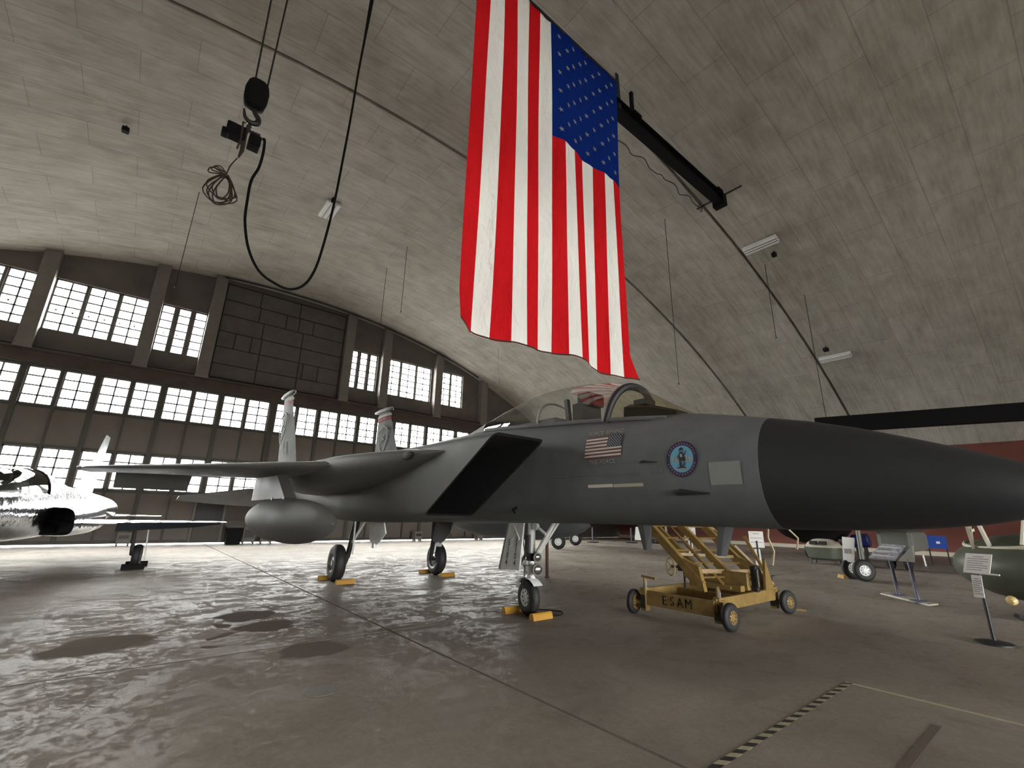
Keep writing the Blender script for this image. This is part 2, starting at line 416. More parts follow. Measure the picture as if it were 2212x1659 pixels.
vault('wall_right', XRED, XR, M_RED, 'red painted lower flank of the concrete vault', n=10, wall=True, ys=[BACK, -10, 0, 10, 20, DY+.3])
struct(obj('baseboard_right', MB().box(XR-.55, XR-.2, BACK, DY, 0, .22), M_CREAM), 'pale kerb along the red wall')

# ------------------------------------------------------------------ gable wall over the doors
WY0, WY1 = DY+.1, DY+.42
GROUPS = [(-7.05, -4.95, 2, 2), (-4.47, -1.05, 3, 2), (-.58, 1.38, 3, 1), (9.06, 10.86, 3, 1), (11.43, 14.85, 3, 2), (15.5, 17.5, 2, 2)]
UZ0, UZ1 = 9.07, 11.55
PX0, PX1 = 1.92, 8.5
cuts = sorted(set([XC-30.2, XC+30.2]+[a for gr in GROUPS for a in gr[:2]]+[PX0, PX1]+[XC-29+i*1.0 for i in range(59)]))
mb = MB()
def inside(x):
    for a, b, *_ in GROUPS:
        if a <= x <= b: return True
    return False
for a, b in zip(cuts[:-1], cuts[1:]):
    if b-a < 1e-4: continue
    za, zb = arch(a)+.1, arch(b)+.1; c = (a+b)/2
    def seg(z0a, z0b, z1a, z1b):
        if max(z1a-z0a, z1b-z0b) < .05: return
        mb.add([(a, WY0, z0a), (b, WY0, z0b), (b, WY1, z0b), (a, WY1, z0a), (a, WY0, z1a), (b, WY0, z1b), (b, WY1, z1b), (a, WY1, z1a)],
               [(0, 3, 2, 1), (4, 5, 6, 7), (0, 1, 5, 4), (1, 2, 6, 5), (2, 3, 7, 6), (3, 0, 4, 7)])
    lo = 7.6
    if c < 5.1-8*2.4 or c > 5.25+8*2.36: lo = 0
    if inside(c) and min(za, zb) > UZ1:
        seg(lo, lo, UZ0, UZ0); seg(UZ1, UZ1, za, zb)
    else: seg(lo, lo, za, zb)
struct(obj('wall_front', mb, M_GABLE), 'taupe gable wall above the hangar doors')
band = struct(obj('trim_1', MB().box(5.1-8*2.4, 5.25+8*2.36, DY-.12, DY+.3, 7.45, 8.08).box(5.1-8*2.4, 5.25+8*2.36, DY-.3, DY-.12, 7.98, 8.08), M_BAND), 'dark brown door header beam below the upper windows')
obj('conduit', MB().tube([(5.1-19, DY-.2, 8.14), (24, DY-.2, 8.16)], .035, 6), M_DARK, band)
# pillars hanging in front of the gable
for i, px in enumerate((-4.74, -.85, 1.63, 8.78, 11.28, 15.25, 19.2)):
    t = arch(px)+.06
    pil = struct(obj('trim_%d' % (i+2), MB().box(px-.27, px+.27, DY-.35, WY0+.02, 8.12, t), M_PIL), 'square concrete pilaster between upper windows')
    obj('pillar_foot', MB().box(px-.29, px+.29, DY-.38, WY0+.03, 8.02, 8.13), M_PIL, pil)
# horizontal rail under the vault along the gable and opener rod
rail = MB(); pts = [(x, DY-.42, arch(x)-.1) for x in [1.7+i*.8 for i in range(22)]]
rail.tube(pts, .05, 6)
obj('conduit', rail, M_DARK, band)
# blanked-off panel of plates in the middle of the gable
pt = struct(obj('trim_20', MB().box(PX0, PX1, DY+.0, WY0+.01, 8.15, 13.55), M_PATCHB), 'blanked central opening filled with dark rectangular plates')
rows = [(8.2, 8.93), (8.98, 9.85), (9.9, 10.74), (10.8, 11.68), (11.74, 12.55), (12.62, 13.45)]
colsets = [[1.95, 4.03, 6.1, 8.45], [1.95, 4.03, 6.1, 6.35, 7.2, 8.45], [1.95, 2.76, 3.55, 4.03, 6.1, 8.45], [1.95, 4.0, 6.1, 8.45], [1.95, 3.7, 5.1, 5.8, 6.6, 8.45], [1.95, 3.65, 5.75, 8.45]]
for r, cs in zip(rows, colsets):
    for a, b in zip(cs[:-1], cs[1:]):
        dy = random.uniform(0, .02)
        obj('plate', MB().box(a+.03, b-.03, DY-.05+dy, DY+.0, *r), M_PATCH, pt)

# ------------------------------------------------------------------ windows and door leaves
def lattice(x0, x1, z0, z1, nc, nr, y, fw=.065, bw=.062):
    m = MB()
    m.box(x0, x0+fw, y-.04, y+.04, z0, z1).box(x1-fw, x1, y-.04, y+.04, z0, z1).box(x0, x1, y-.04, y+.04, z0, z0+fw).box(x0, x1, y-.04, y+.04, z1-fw, z1)
    for i in range(1, nc):
        x = x0+(x1-x0)*i/nc; m.box(x-bw/2, x+bw/2, y-.025, y+.025, z0, z1)
    for j in range(1, nr):
        z = z0+(z1-z0)*j/nr; m.box(x0, x1, y-.025, y+.025, z-bw/2, z+bw/2)
    return m
_pane = {}
def panes(x0, x1, z0, z1, nc, nr, y, parent, skip=()):
    w = (x1-x0)/nc; h = (z1-z0)/nr; key = (round(w, 2), round(h, 2))
    if key not in _pane:
        me = bpy.data.meshes.new('pane'); m = MB().box(-w/2, w/2, -.004, .004, -h/2, h/2)
        me.from_pydata(m.v, [], m.f); me.materials.append(M_PANE); _pane[key] = me
    off = Vector((0, 0, 0)); p = parent
    while p is not None: off += p.location; p = p.parent
    for i in range(nc):
        for j in range(nr):
            if (i, j) in skip: continue
            o = bpy.data.objects.new('pane', _pane[key]); col.objects.link(o); o.parent = parent
            o.location = Vector((x0+w*(i+.5), y, z0+h*(j+.5)))-off
wn = 0
for (a, b, nf, nc) in GROUPS:
    wn += 1
    e = struct(empty('window_%d' % wn, ((a+b)/2, DY+.25, UZ0)), 'tall steel framed gable window with small panes')
    gap = .12 if nc == 1 else .05
    w = (b-a-(nf-1)*gap)/nf
    for k in range(nf):
        x0 = a+k*(w+gap)
        fr = obj('window_frame', lattice(x0, x0+w, UZ0, UZ1, nc, 6, DY+.25), M_MUNT, e)
        panes(x0, x0+w, UZ0, UZ1, nc, 6, DY+.25, fr)
        if k < nf-1: obj('mullion', MB().box(x0+w, x0+w+gap, DY+.15, DY+.35, UZ0, UZ1), M_GABLE, e)
    m = MB(); m.tube([(a, DY+.1, 10.02), (b, DY+.1, 10.02)], .015, 6)
    for k in range(int((b-a)/.55)):
        x = a+.3+k*.55; m.box(x-.03, x+.03, DY+.08, DY+.14, 9.99, 10.06)
    obj('opener_rod', m, M_MUNT, e)
leaf = [(5.1-2.4*(k+1), 5.1-2.4*k) for k in range(8)]+[(5.25+2.36*k, 5.25+2.36*(k+1)) for k in range(8)]
for k, (a, b) in enumerate(leaf):
    e = struct(empty('door_%d' % (k+1), ((a+b)/2, DY, .06)), 'tall steel sliding hangar door leaf with two bands of windows')
    c = (a+b)/2
    for x, w in ((a+.045, .09), (c, .09), (b-.045, .09)):
        obj('stile', MB().box(x-w/2, x+w/2, DY-.06, DY+.12, .07, 7.48), M_DOORF, e)
    for z0, z1 in ((.06, .2), (2.22, 2.33), (3.97, 4.08), (5.6, 5.7), (7.36, 7.48)):
        obj('rail', MB().box(a+.005, b-.005, DY-.03, DY+.1, z0, z1), M_DOORF, e)
    for s0, s1 in ((a+.09, c-.045), (c+.045, b-.09)):
        for z0, z1 in ((.2, 2.22), (4.08, 5.6)):
            obj('panel', MB().box(s0-.02, s1+.02, DY+.02, DY+.08, z0-.03, z1+.03), M_DOORP, e)
        for z0, z1 in ((5.7, 7.36), (2.33, 3.97)):
            fr = obj('window_frame', lattice(s0, s1, z0, z1, 2, 4, DY+.05), M_MUNT, e)
            panes(s0, s1, z0, z1, 2, 4, DY+.05, fr)
    if k in (0, 3, 10, 12):                      # diagonal stays seen against the sky
        obj('stay', MB().bar((a+.3, DY+.12, 6.9), (a+1.25, DY+.12, 5.9), .03), M_DOORF, e)
struct(obj('trim_30', MB().box(5.06, 5.29, DY-.1, DY+.14, .06, 7.48), M_DOORF), 'dark meeting post between the two middle door leaves')
# wicket door with dark lights let into one leaf
e = struct(empty('door_20', (3.3, DY-.06, .06)), 'personnel door with dark glazed lights let into the hangar door')
for (a, b, z0, z1, mt) in ((2.62, 3.78, 1.08, 1.82, M_DARK), (3.86, 4.9, 1.08, 1.82, M_PATCH), (2.62, 3.78, .12, .78, M_PATCH)):
    obj('panel', MB().box(a, b, DY-.1, DY-.02, z0, z1), mt, e)
for x in (2.55, 3.8, 4.93): obj('stile', MB().box(x-.05, x+.05, DY-.13, DY-.02, .07, 1.95), M_PIL, e)

# ------------------------------------------------------------------ far end wall behind the viewer, with its own window bands
mb = MB(); cuts = [XC-30.2]+[XC-29+i*1.0 for i in range(59)]+[XC+30.2]
BWIN = [(.3, 4.2)]
for a, b in zip(cuts[:-1], cuts[1:]):
    za, zb = max(arch(a), .3)+.1, max(arch(b), .3)+.1; lo = 0
    op = BWIN if abs((a+b)/2-XC) < 12 else []
    for z0, z1 in op:
        mb.box(a, b, BACK-.3, BACK, lo, z0); lo = z1
    mb.add([(a, BACK, lo), (b, BACK, lo), (b, BACK-.3, lo), (a, BACK-.3, lo), (a, BACK, za), (b, BACK, zb), (b, BACK-.3, zb), (a, BACK-.3, za)],
           [(0, 3, 2, 1), (4, 5, 6, 7), (0, 1, 5, 4), (1, 2, 6, 5), (2, 3, 7, 6), (3, 0, 4, 7)])
struct(obj('wall_back', mb, M_GABLE), 'far gable wall behind the viewer')
for n_, (z0, z1) in enumerate(BWIN):
    m = MB()
    for i in range(21): m.box(XC-12+i*1.2-.05, XC-12+i*1.2+.05, BACK-.2, BACK-.1, z0, z1)
    for j in range(1, 4): m.box(XC-12, XC+12, BACK-.18, BACK-.12, z0+(z1-z0)*j/4-.015, z0+(z1-z0)*j/4+.015)
    struct(obj('window_%d' % (20+n_), m, M_MUNT), 'band of steel windows in the far end wall')
    portal(XC, BACK-.25, (z0+z1)/2, 24, z1-z0, 1)

# ================================================================== grey twin-tail fighter
FX = 5.53
jet = empty('fighter_jet', (FX, 9.0, 0))
tag(jet, 'dark grey twin-tailed fighter jet with black radome, clear canopy and wing drop tanks', 'aircraft')
FUS = [  # Y, half width, z top, z bottom, z centre, exponent
 (-.12, .015, 1.885, 1.855, 1.87, 2), (-.02, .10, 1.96, 1.775, 1.87, 2), (.28, .235, 2.10, 1.645, 1.87, 2), (.55, .315, 2.22, 1.59, 1.89, 2), (.9, .39, 2.36, 1.55, 1.93, 2),
 (1.3, .46, 2.51, 1.523, 1.98, 2.05), (1.7, .52, 2.63, 1.51, 2.03, 2.1), (2.05, .565, 2.715, 1.505, 2.07, 2.1), (2.6, .62, 2.84, 1.505, 2.12, 2.2), (3.0, .66, 2.92, 1.505, 2.15, 2.3),
 (3.5, .69, 2.955, 1.503, 2.18, 2.4), (4.1, .715, 3.0, 1.50, 2.2, 2.6), (5.0, .74, 3.08, 1.50, 2.22, 2.7), (5.8, .76, 3.16, 1.48, 2.25, 2.7), (6.6, .78, 3.22, 1.46, 2.25, 2.6),
 (7.4, .80, 3.25, 1.45, 2.25, 2.4), (9.0, .86, 3.22, 1.43, 2.25, 2.3), (12.0, .9, 3.05, 1.45, 2.25, 2.2), (15.0, .8, 2.9, 1.6, 2.25, 2.2), (17.6, .4, 2.65, 2.0, 2.3, 2)]
def fus_at(y):
    for a, b in zip(FUS[:-1], FUS[1:]):
        if a[0] <= y <= b[0]:
            t = (y-a[0])/(b[0]-a[0]); return [p+(q-p)*t for p, q in zip(a, b)]
    return FUS[-1]
def fus_ring(y, n=40, grow=0.):
    Y, w, zt, zb, zc, e = fus_at(y); r = []
    for k in range(n):
        t = 2*pi*k/n; c, s_ = cos(t), sin(t)
        x = (w+grow)*math.copysign(abs(c)**(2/e), c); h = (zt-zc if s_ > 0 else zc-zb)+grow
        r.append((FX+x, y, zc+h*math.copysign(abs(s_)**(2/e), s_)))
    return r
def fus_x(y, z, off=.006):                 # starboard (viewer) side of the skin
    Y, w, zt, zb, zc, e = fus_at(y); h = zt-zc if z > zc else zc-zb
    q = min(.999, abs(z-zc)/h)
    return FX-w*(1-q**e)**(1/e)-off
ys_r = [-.12, -.07, -.02, .1, .28, .42, .55, .72, .9, 1.1, 1.3, 1.5, 1.7, 1.88, 2.05]
obj('radome', MB().loft([fus_ring(y) for y in ys_r]), M_RADOME, jet, True, label='near black radome nose cone')
ys_f = [2.055, 2.3, 2.6, 2.8, 3.0, 3.25, 3.5, 3.8, 4.1, 4.5, 5.0, 5.4, 5.8, 6.2, 6.6, 7.0, 7.4, 8.2, 9, 10.5, 12, 13.5, 15, 16.3, 17.6]
obj('fuselage', MB().loft([fus_ring(y) for y in ys_f]), M_JET, jet, True)

# engine nacelles with raked intakes
def nac_ring(side, y, xi, xo, z0, z1, rad=.12, n=5, rake=None, inset=0.):
    pts = []
    xi += inset; xo -= inset; z0 += inset; z1 -= inset; r = max(.02, rad-inset)
    for cx, cz, a0 in ((xo-r, z1-r, 0), (xi+r, z1-r, 90), (xi+r, z0+r, 180), (xo-r, z0+r, 270)):
        for k in range(n):
            a = math.radians(a0+90*k/(n-1)); pts.append([FX-side*(cx+r*cos(a)), y, cz+r*sin(a)])
    if rake:
        for p in pts:
            t = (rake[2]-p[2])/(rake[2]-rake[3]); p[1] = rake[0]+(rake[1]-rake[0])*t
    return [tuple(p) for p in pts]
for side in (1, -1):
    RK = (5.06, 6.95, 2.72, 1.56)
    nose_ring = nac_ring(side, 0, .755, 1.73, 1.56, 2.72, .08, rake=RK)
    inner = nac_ring(side, 0, .755, 1.73, 1.56, 2.72, .08, rake=RK, inset=.03)
    rings = [inner, nose_ring]
    # second ring follows the rake a little further aft
    rings.append(nac_ring(side, 0, .76, 1.745, 1.50, 2.75, .12, rake=(5.8, 7.4, 2.75, 1.5)))
    for y, xi, xo, z0, z1, rd in ((8.2, .75, 1.745, 1.43, 2.80, .22), (9.5, .7, 1.74, 1.40, 2.80, .3), (11, .6, 1.72, 1.39, 2.78, .35), (12.6, .5, 1.70, 1.42, 2.75, .4), (14.5, .3, 1.62, 1.5, 2.72, .5), (16.5, .2, 1.42, 1.62, 2.72, .53), (18.0, .24, 1.34, 1.7, 2.7, .49)):
        rings.append(nac_ring(side, y, xi, xo, z0, z1, rd))
    nac = obj('engine_nacelle', MB().loft(rings[:2], True, False, 1).loft(rings[1:], True, False, 0), [M_JETL if side == 1 else M_JET, M_DUCT], jet, True, 30)
    d = [nac_ring(side, 0, .755, 1.73, 1.56, 2.72, .08, rake=RK, inset=.031), nac_ring(side, 0, .86, 1.6, 1.6, 2.6, .12, rake=(7.0, 7.8, 2.6, 1.6)), nac_ring(side, 9.5, .9, 1.55, 1.6, 2.5, .2)]
    m = MB().loft(d, True, False); m.add(d[-1], [tuple(range(len(d[-1])))])
    obj('intake_duct', m, M_DUCT, nac, True)
    # engine nozzle
    obj('exhaust_nozzle', MB().lathe((FX-side*.79, 17.9, 2.2), (0, 1, 0), [(0, .52), (.5, .5), (1.1, .38), (1.05, .35), (.2, .42)], 28, False), M_DARK, nac, True)
    # splitter lip plate on top of the intake
    # wing root glove
    gl = []
    for y, bo, zl, zt, zb in ((6.3, 1.74, 2.57, 2.60, 2.54), (6.9, 1.9, 2.545, 2.66, 2.42), (7.5, 2.1, 2.53, 2.72, 2.31), (8.2, 2.32, 2.515, 2.75, 2.2), (9.0, 2.5, 2.50, 2.77, 2.09), (9.8, 2.62, 2.49, 2.79, 2.02), (11, 2.7, 2.47, 2.78, 1.96), (13, 2.7, 2.45, 2.74, 2.0), (15.0, 2.2, 2.45, 2.66, 2.3)):
        w = bo-1.45; r = []
        for k in range(9):
            t = pi*k/8; r.append((FX-side*(1.45+w*sin(t)**.75), y, zl+(zt-zl if cos(t) > 0 else zl-zb)*math.copysign(abs(cos(t))**.9, cos(t))))
        gl.append(r)
    obj('wing_root_fairing', MB().loft(gl), M_JETL if side == 1 else M_JET, jet, True, 60)
    # wing
    def airfoil(b, yle, c, z, th):
        up = []; lo = []
        for q in (0, .012, .05, .12, .25, .4, .6, .8, 1):
            h = th*c*(2.969*math.sqrt(q)-1.26*q-3.516*q*q+2.843*q**3-1.036*q**4)*.5/.5
            up.append((FX-side*b, yle+q*c, z+h*.55)); lo.append((FX-side*b, yle+q*c, z-h*.45))
        return up+lo[::-1][1:-1] if False else up+lo[-2:0:-1]
    W = MB().loft([airfoil(1.5, 8.35, 6.4, 2.50, .055), airfoil(2.4, 9.25, 5.75, 2.485, .055), airfoil(4.2, 11.1, 4.0, 2.45, .05), airfoil(5.8, 12.72, 2.45, 2.42, .045), airfoil(6.38, 13.35, 1.9, 2.405, .04), airfoil(6.5, 13.75, 1.2, 2.40, .03)])
    wing = obj('wing', W, M_JETL if side == 1 else M_JET, jet, True, 50)
    # drooped aileron below the outer trailing edge and inboard flap
    obj('aileron', MB().prism([(FX-side*4.35, 14.75, 2.44), (FX-side*4.35, 15.5, 2.05), (FX-side*5.9, 15.4, 2.06), (FX-side*5.9, 14.7, 2.42)], (0, .02, .05)), M_JETL, wing)
    obj('wingtip_lamp', MB().lathe((FX-side*6.5, 13.55, 2.40), (0, 1, 0), [(0, .01), (.1, .045), (.4, .05), (.6, .01)], 10), M_JETL, wing, True)
    # drop tank on its pylon
    bx = FX-side*3.0
    ob = obj('pylon', MB().loft([[(bx-side*-.0+sx*w*.5, y, z) for (sx, y) in ((-.02, y0), (1, y0+.5), (1, y1-.6), (0, y1), (-1, y1-.6), (-1, y0+.5))] for z, y0, y1, w in ((2.44, 10.9, 13.95, .17), (1.83, 9.72, 14.05, .2))]), M_WHITE if False else M_JETL, jet)
    prof = []
    for q in range(25):
        t = q/24; y = t*6.62; prof.append((y, .425*max(0, math.sin(pi*min(1, t*1.0))**.62 if t < .36 else (1 if t < .55 else 1-((t-.55)/.45)**2.1)**1.0)))
    p2 = []
    for t, r in prof: p2.append((t, max(r, .012)))
    # smooth ogive nose, parallel middle, tapered tail
    p2 = [(t*6.62, max(.012, .425*((1-(1-min(1, t/.42))**2.2)**.62 if t < .42 else (1 if t < .56 else (1-((t-.56)/.44)**2.0))))) for t in [k/28 for k in range(29)]]
    tank = obj('drop_tank', MB().lathe((bx, 7.48, 1.405), (0, 1, 0), p2, 32), M_JETL if side == 1 else M_JET, jet, True)
    [obj('sway_brace', MB().bar((bx-.11, q, 1.84), (bx+.11, q, 1.84), .12, .06), M_DARK, ob) for q in (10.3, 11.3)]
    # fin
    fb = FX-side*1.72
    def fin(z, y0, y1, th, dx):
        x = fb-side*dx
        return [(x, y0, z), (x+th, y0+(y1-y0)*.3, z), (x+th*.8, y0+(y1-y0)*.6, z), (x, y1, z), (x-th*.8, y0+(y1-y0)*.6, z), (x-th, y0+(y1-y0)*.3, z)]
    f = obj('vertical_fin', MB().loft([fin(2.6, 15.0, 17.6, .07, 0), fin(4.0, 15.75, 17.7, .055, .05), fin(5.5, 16.75, 17.8, .04, .1)]), M('fin_grey_paint', (.075, .075, .072), .7, spec=.1, vary=.25, vscale=3), jet, True, 40)
    obj('fin_tip_pod', MB().lathe((fb-side*.1, 16.45, 5.58), (0, 1, .02), [(0, .01), (.12, .07), (.5, .1), (1.2, .1), (1.7, .05), (1.75, .01)], 14), M_JETL, f, True)
    dx = -.05
    for z0, z1, mt in ((5.16, 5.30, 'red'), (5.30, 5.42, 'white')):
        mm = M('fin_band_'+mt, (.16, .03, .026) if mt == 'red' else (.24, .235, .22), .7, spec=.1)
        obj('fin_band', MB().loft([fin(z0, 16.45, 17.83, .052, .075), fin(z1, 16.6, 17.83, .049, .095)]), mm, f)
    # tailplane with dog-tooth
    obj('stabilator', MB().loft([[(FX-side*b, y0, z+dz), (FX-side*b, y0+(y1-y0)*.4, z+dz*.3+th), (FX-side*b, y1, z-dz), (FX-side*b, y0+(y1-y0)*.4, z+dz*.3-th)] for b, y0, y1, z, th, dz in ((1.6, 15.9, 18.9, 2.02, .07, .3), (2.6, 16.9, 19.2, 2.0, .055, .26), (2.62, 16.6, 19.2, 2.0, .05, .26), (4.3, 18.25, 19.55, 1.93, .03, .07))]), M_JETL, jet, True, 50)
    obj('tail_boom', MB().box(FX-side*1.72-.16, FX-side*1.72+.16, 14.2, 19.0, 2.32, 2.62), M_JETL if side == 1 else M_JET, jet, bevel=.06)

# gun port in the starboard wing root
gp = MB().loft([[(FX-1.99+.05*(y-7.15)-.05*cos(a_)*cos(t), 7.15+.21*sin(a_), 2.535+.075*cos(a_)*sin(t)) for t in [2*pi*k/16 for k in range(16)]] for y, a_ in [(7.15, -pi/2+.02+(pi-.04)*j/10) for j in range(11)]])
obj('gun_port', gp, M_DUCT, jet, True, label='dark oval gun port')
obj('warning_mark', MB().prism([(FX-1.675, 6.62, 2.36), (FX-1.677, 6.48, 2.36), (FX-1.677, 6.48, 2.24), (FX-1.675, 6.62, 2.24)], (-.004, 0, 0)), M_BLACK, jet)

# canopy
CAN = [(2.95, 2.885, .16), (3.1, 2.985, .34), (3.4, 3.17, .43), (3.76, 3.41, .48), (4.0, 3.51, .5), (4.3, 3.60, .51), (4.7, 3.67, .52), (5.14, 3.71, .52), (5.6, 3.71, .515), (6.08, 3.665, .5), (6.6, 3.56, .47), (7.19, 3.42, .40), (7.9, 3.26, .24)]
def sill(y): return 2.80+(y-3.0)*.085
def can_ring(y, zt, w, n=18, g=0., z0=None):
    zs = sill(y) if z0 is None else z0; r = []
    for k in range(n+1):
        t = pi*k/n; r.append((FX+(w+g)*math.copysign(abs(cos(t))**.8, cos(t)), y, zs+(zt-zs+g)*sin(t)**.85))
    return r
def can_at(y):
    for a, b in zip(CAN[:-1], CAN[1:]):
        if a[0] <= y <= b[0]:
            t = (y-a[0])/(b[0]-a[0]); return a[1]+(b[1]-a[1])*t, a[2]+(b[2]-a[2])*t
    return CAN[-1][1:]
obj('windscreen', MB().loft([can_ring(*c) for c in CAN[:5]], False), M_WSCR, jet, True, 80, label='yellow tinted windscreen')
can = obj('canopy', MB().loft([can_ring(*c) for c in CAN[4:12]], False), M_GLASS, jet, True, 80, label='clear bubble canopy')
obj('canopy_fairing', MB().loft([can_ring(*c, g=.004) for c in CAN[11:]], False), M_JETL, jet, True, 80)
def hoop(y, lean, r, mat, name, lo=.0):
    zt, w = can_at(y); pts = [(x, yy-lean*max(0, (z-sill(y)))/.7, z) for x, yy, z in can_ring(y, zt, w, 22)]
    # keep the hoop on the glass after leaning
    q = []
    for (x, yy, z) in pts:
        zt2, w2 = can_at(yy); zs = sill(yy); f = (z-sill(y))/(zt-sill(y)); q.append((FX+(x-FX)*w2/w, yy, zs+f*(zt2-zs)))
    obj(name, MB().tube(q, r, 8), mat, jet, True)
hoop(4.08, .22, .055, M_RADOME, 'canopy_bow'); obj('canopy_frame', MB().tube(can_ring(5.6, 3.5, .43, 24, 0., 3.0), .018, 8), M_STEEL, jet, True)
for s_ in (1, -1):
    obj('canopy_rail', MB().tube([(FX+s_*can_at(y)[1]*1.01, y, sill(y)+.03) for y in (3.2, 3.6, 4.1, 4.7, 5.3, 5.9, 6.5, 7.1)], .03, 6), M_JET, jet, True)
# cockpit: coaming, seat, headrest
obj('instrument_coaming', MB().loft([[(FX+x*w, y, z0+(zz-z0)*h) for x, h in ((-1, 0), (-.9, .8), (-.5, 1), (.5, 1), (.9, .8), (1, 0))] for y, w, z0, zz in ((3.15, .2, 2.85, 2.98), (3.5, .32, 2.85, 3.1), (3.88, .36, 2.85, 3.17))]), M_DARK, jet, True)
hud = obj('head_up_display', MB().box(FX-.12, FX+.12, 3.66, 3.86, 3.16, 3.24), M_DARK, jet)
obj('combiner_glass', MB().prism([(FX-.1, 3.66, 3.24), (FX+.1, 3.66, 3.24), (FX+.09, 3.80, 3.42), (FX-.09, 3.80, 3.42)], (0, .01, 0)), M_DARK, hud)
seat = obj('ejection_seat', MB().box(FX-.23, FX+.23, 4.75, 4.98, 2.85, 3.36).box(FX-.2, FX+.2, 4.35, 4.8, 2.85, 2.98).box(FX-.17, FX+.17, 4.66, 4.92, 3.36, 3.53), M('seat_dark_cloth', (.045, .042, .04), .9), jet, bevel=.02)
obj('headrest', MB().box(FX-.13, FX+.13, 4.6, 4.7, 3.3, 3.5), M('headrest_brown', (.07, .045, .04), .8), seat, bevel=.02)
[obj('seat_rail', MB().bar((FX+q, 5.05, 2.9), (FX+q, 5.12, 3.46), .07), M_DARK, seat) for q in (-.2, .2)]
obj('rear_deck', MB().box(FX-.4, FX+.4, 5.2, 6.5, 2.95, 3.16), M_JETL, jet, bevel=.03)

# ---- paintwork on the starboard side
def decal(name, pts2, mat, off=.006, n=1):          # pts2: list of quads/polys in (Y, z)
    m = MB()
    for poly in pts2: m.add([(fus_x(y, z, off), y, z) for y, z in poly], [tuple(range(len(poly)))])
    return obj(name, m, mat, jet)
def rects(y0, y1, z0, z1, ny=6, nz=3, slant=0.):
    r = []
    for i in range(ny):
        for j in range(nz):
            a, b = y0+(y1-y0)*i/ny, y0+(y1-y0)*(i+1)/ny; c, d = z0+(z1-z0)*j/nz, z0+(z1-z0)*(j+1)/nz
            r.append([(a, c), (b, c), (b, d), (a, d)])
    return r
def text_on(name, s, yc, z, size, mat, off=.008, sx=1., tilt=0.):
    vs, fs = text_mesh(s, size); m = MB()
    m.add([(fus_x(yc-v.x*sx, z+v.y+tilt*v.x, off), yc-v.x*sx, z+v.y+tilt*v.x) for v in vs], fs)
    return obj(name, m, mat, jet)
D_RED = M('decal_red', (.14, .05, .05), .6); D_WHT = M('decal_white', (.62, .61, .57), .6); D_BLU = M('decal_navy', (.012, .016, .035), .6)
FY0, FY1, FZ0, FZ1 = 4.29, 3.69, 2.355, 2.665
sh = (FZ1-FZ0)/13
wht = []; red = []
for k in range(13):
    a = FZ1-(k+1)*sh; b = FZ1-k*sh; y1 = FY1+.235 if k < 7 else FY1
    (red if k % 2 == 0 else wht).extend(rects(FY0, y1, a, b, 8, 1))
decal('flag_red_stripes', red, D_RED); decal('flag_white_stripes', wht, D_WHT)
decal('flag_canton', rects(FY1+.235, FY1, FZ1-7*sh, FZ1, 4, 4), D_BLU)
st = []
for r in range(9):
    for c in range(6 if r % 2 == 0 else 5):
        y = FY1+.215-(c+(.0 if r % 2 == 0 else .5))*.039; z = FZ1-.014-r*.0172
        st.append([(y+.008*sin(2*pi*k/5), z+.008*cos(2*pi*k/5)) for k in range(5)])
decal('flag_stars', st, M('decal_star', (.5, .52, .55), .6), .009)
for wd, yq, z, size in (('FORCE', (FY0+FY1)/2+.165, FZ1+.022, .082), ('BEHIND', (FY0+FY1)/2-.145, FZ1+.022, .082), ('THE', (FY0+FY1)/2+.145, FZ0-.078, .082), ('FORCE', (FY0+FY1)/2-.085, FZ0-.078, .082)):
    text_on('lettering_shadow', wd, yq+.010, z-.006, size, D_BLU, .007, 1.0)
    text_on('lettering', wd, yq, z, size, M('decal_silver', (.40, .40, .38), .5), .010, 1.0)
# round emblem
EY, EZ, ER = 2.865, 2.262, .21
def disc(r0, r1, n=36, yo=0, zo=0):
    r = []
    for k in range(n):
        a, b = 2*pi*k/n, 2*pi*(k+1)/n
        p = [(EY+yo+r1*sin(a)*.88, EZ+zo+r1*cos(a)), (EY+yo+r1*sin(b)*.88, EZ+zo+r1*cos(b))]
        p += [(EY+yo+r0*sin(b)*.88, EZ+zo+r0*cos(b)), (EY+yo+r0*sin(a)*.88, EZ+zo+r0*cos(a))] if r0 > 0 else [(EY+yo, EZ+zo)]
        r.append(p)
    return r
decal('emblem_ring', disc(.155, ER), M('emblem_purple', (.035, .022, .06), .5), .007)
decal('emblem_rim', disc(ER-.008, ER), M('emblem_rim_dark', (.02, .012, .03), .5), .009)
decal('emblem_field', disc(0, .158), M('emblem_sky_blue', (.13, .36, .52), .5), .008)
marks = []
for k in range(30):                                   # small pale lettering marks round the ring
    a = 2*pi*k/30
    if k in (7, 8, 22, 23): continue
    marks.append([(EY+.88*(r*sin(a+d)), EZ+r*cos(a+d)) for r, d in ((.168, -.055), (.195, -.055), (.195, .05), (.168, .05))])
decal('emblem_marks', marks, M('emblem_lilac', (.17, .11, .19), .6), .011)['kind'] = 'stuff'
text_on('emblem_year', '16', EY+.077, EZ-.035, .105, M('emblem_orange', (.50, .36, .22), .6), .0115)
text_on('emblem_year', '36', EY-.077, EZ-.035, .105, M('emblem_orange'), .0115)
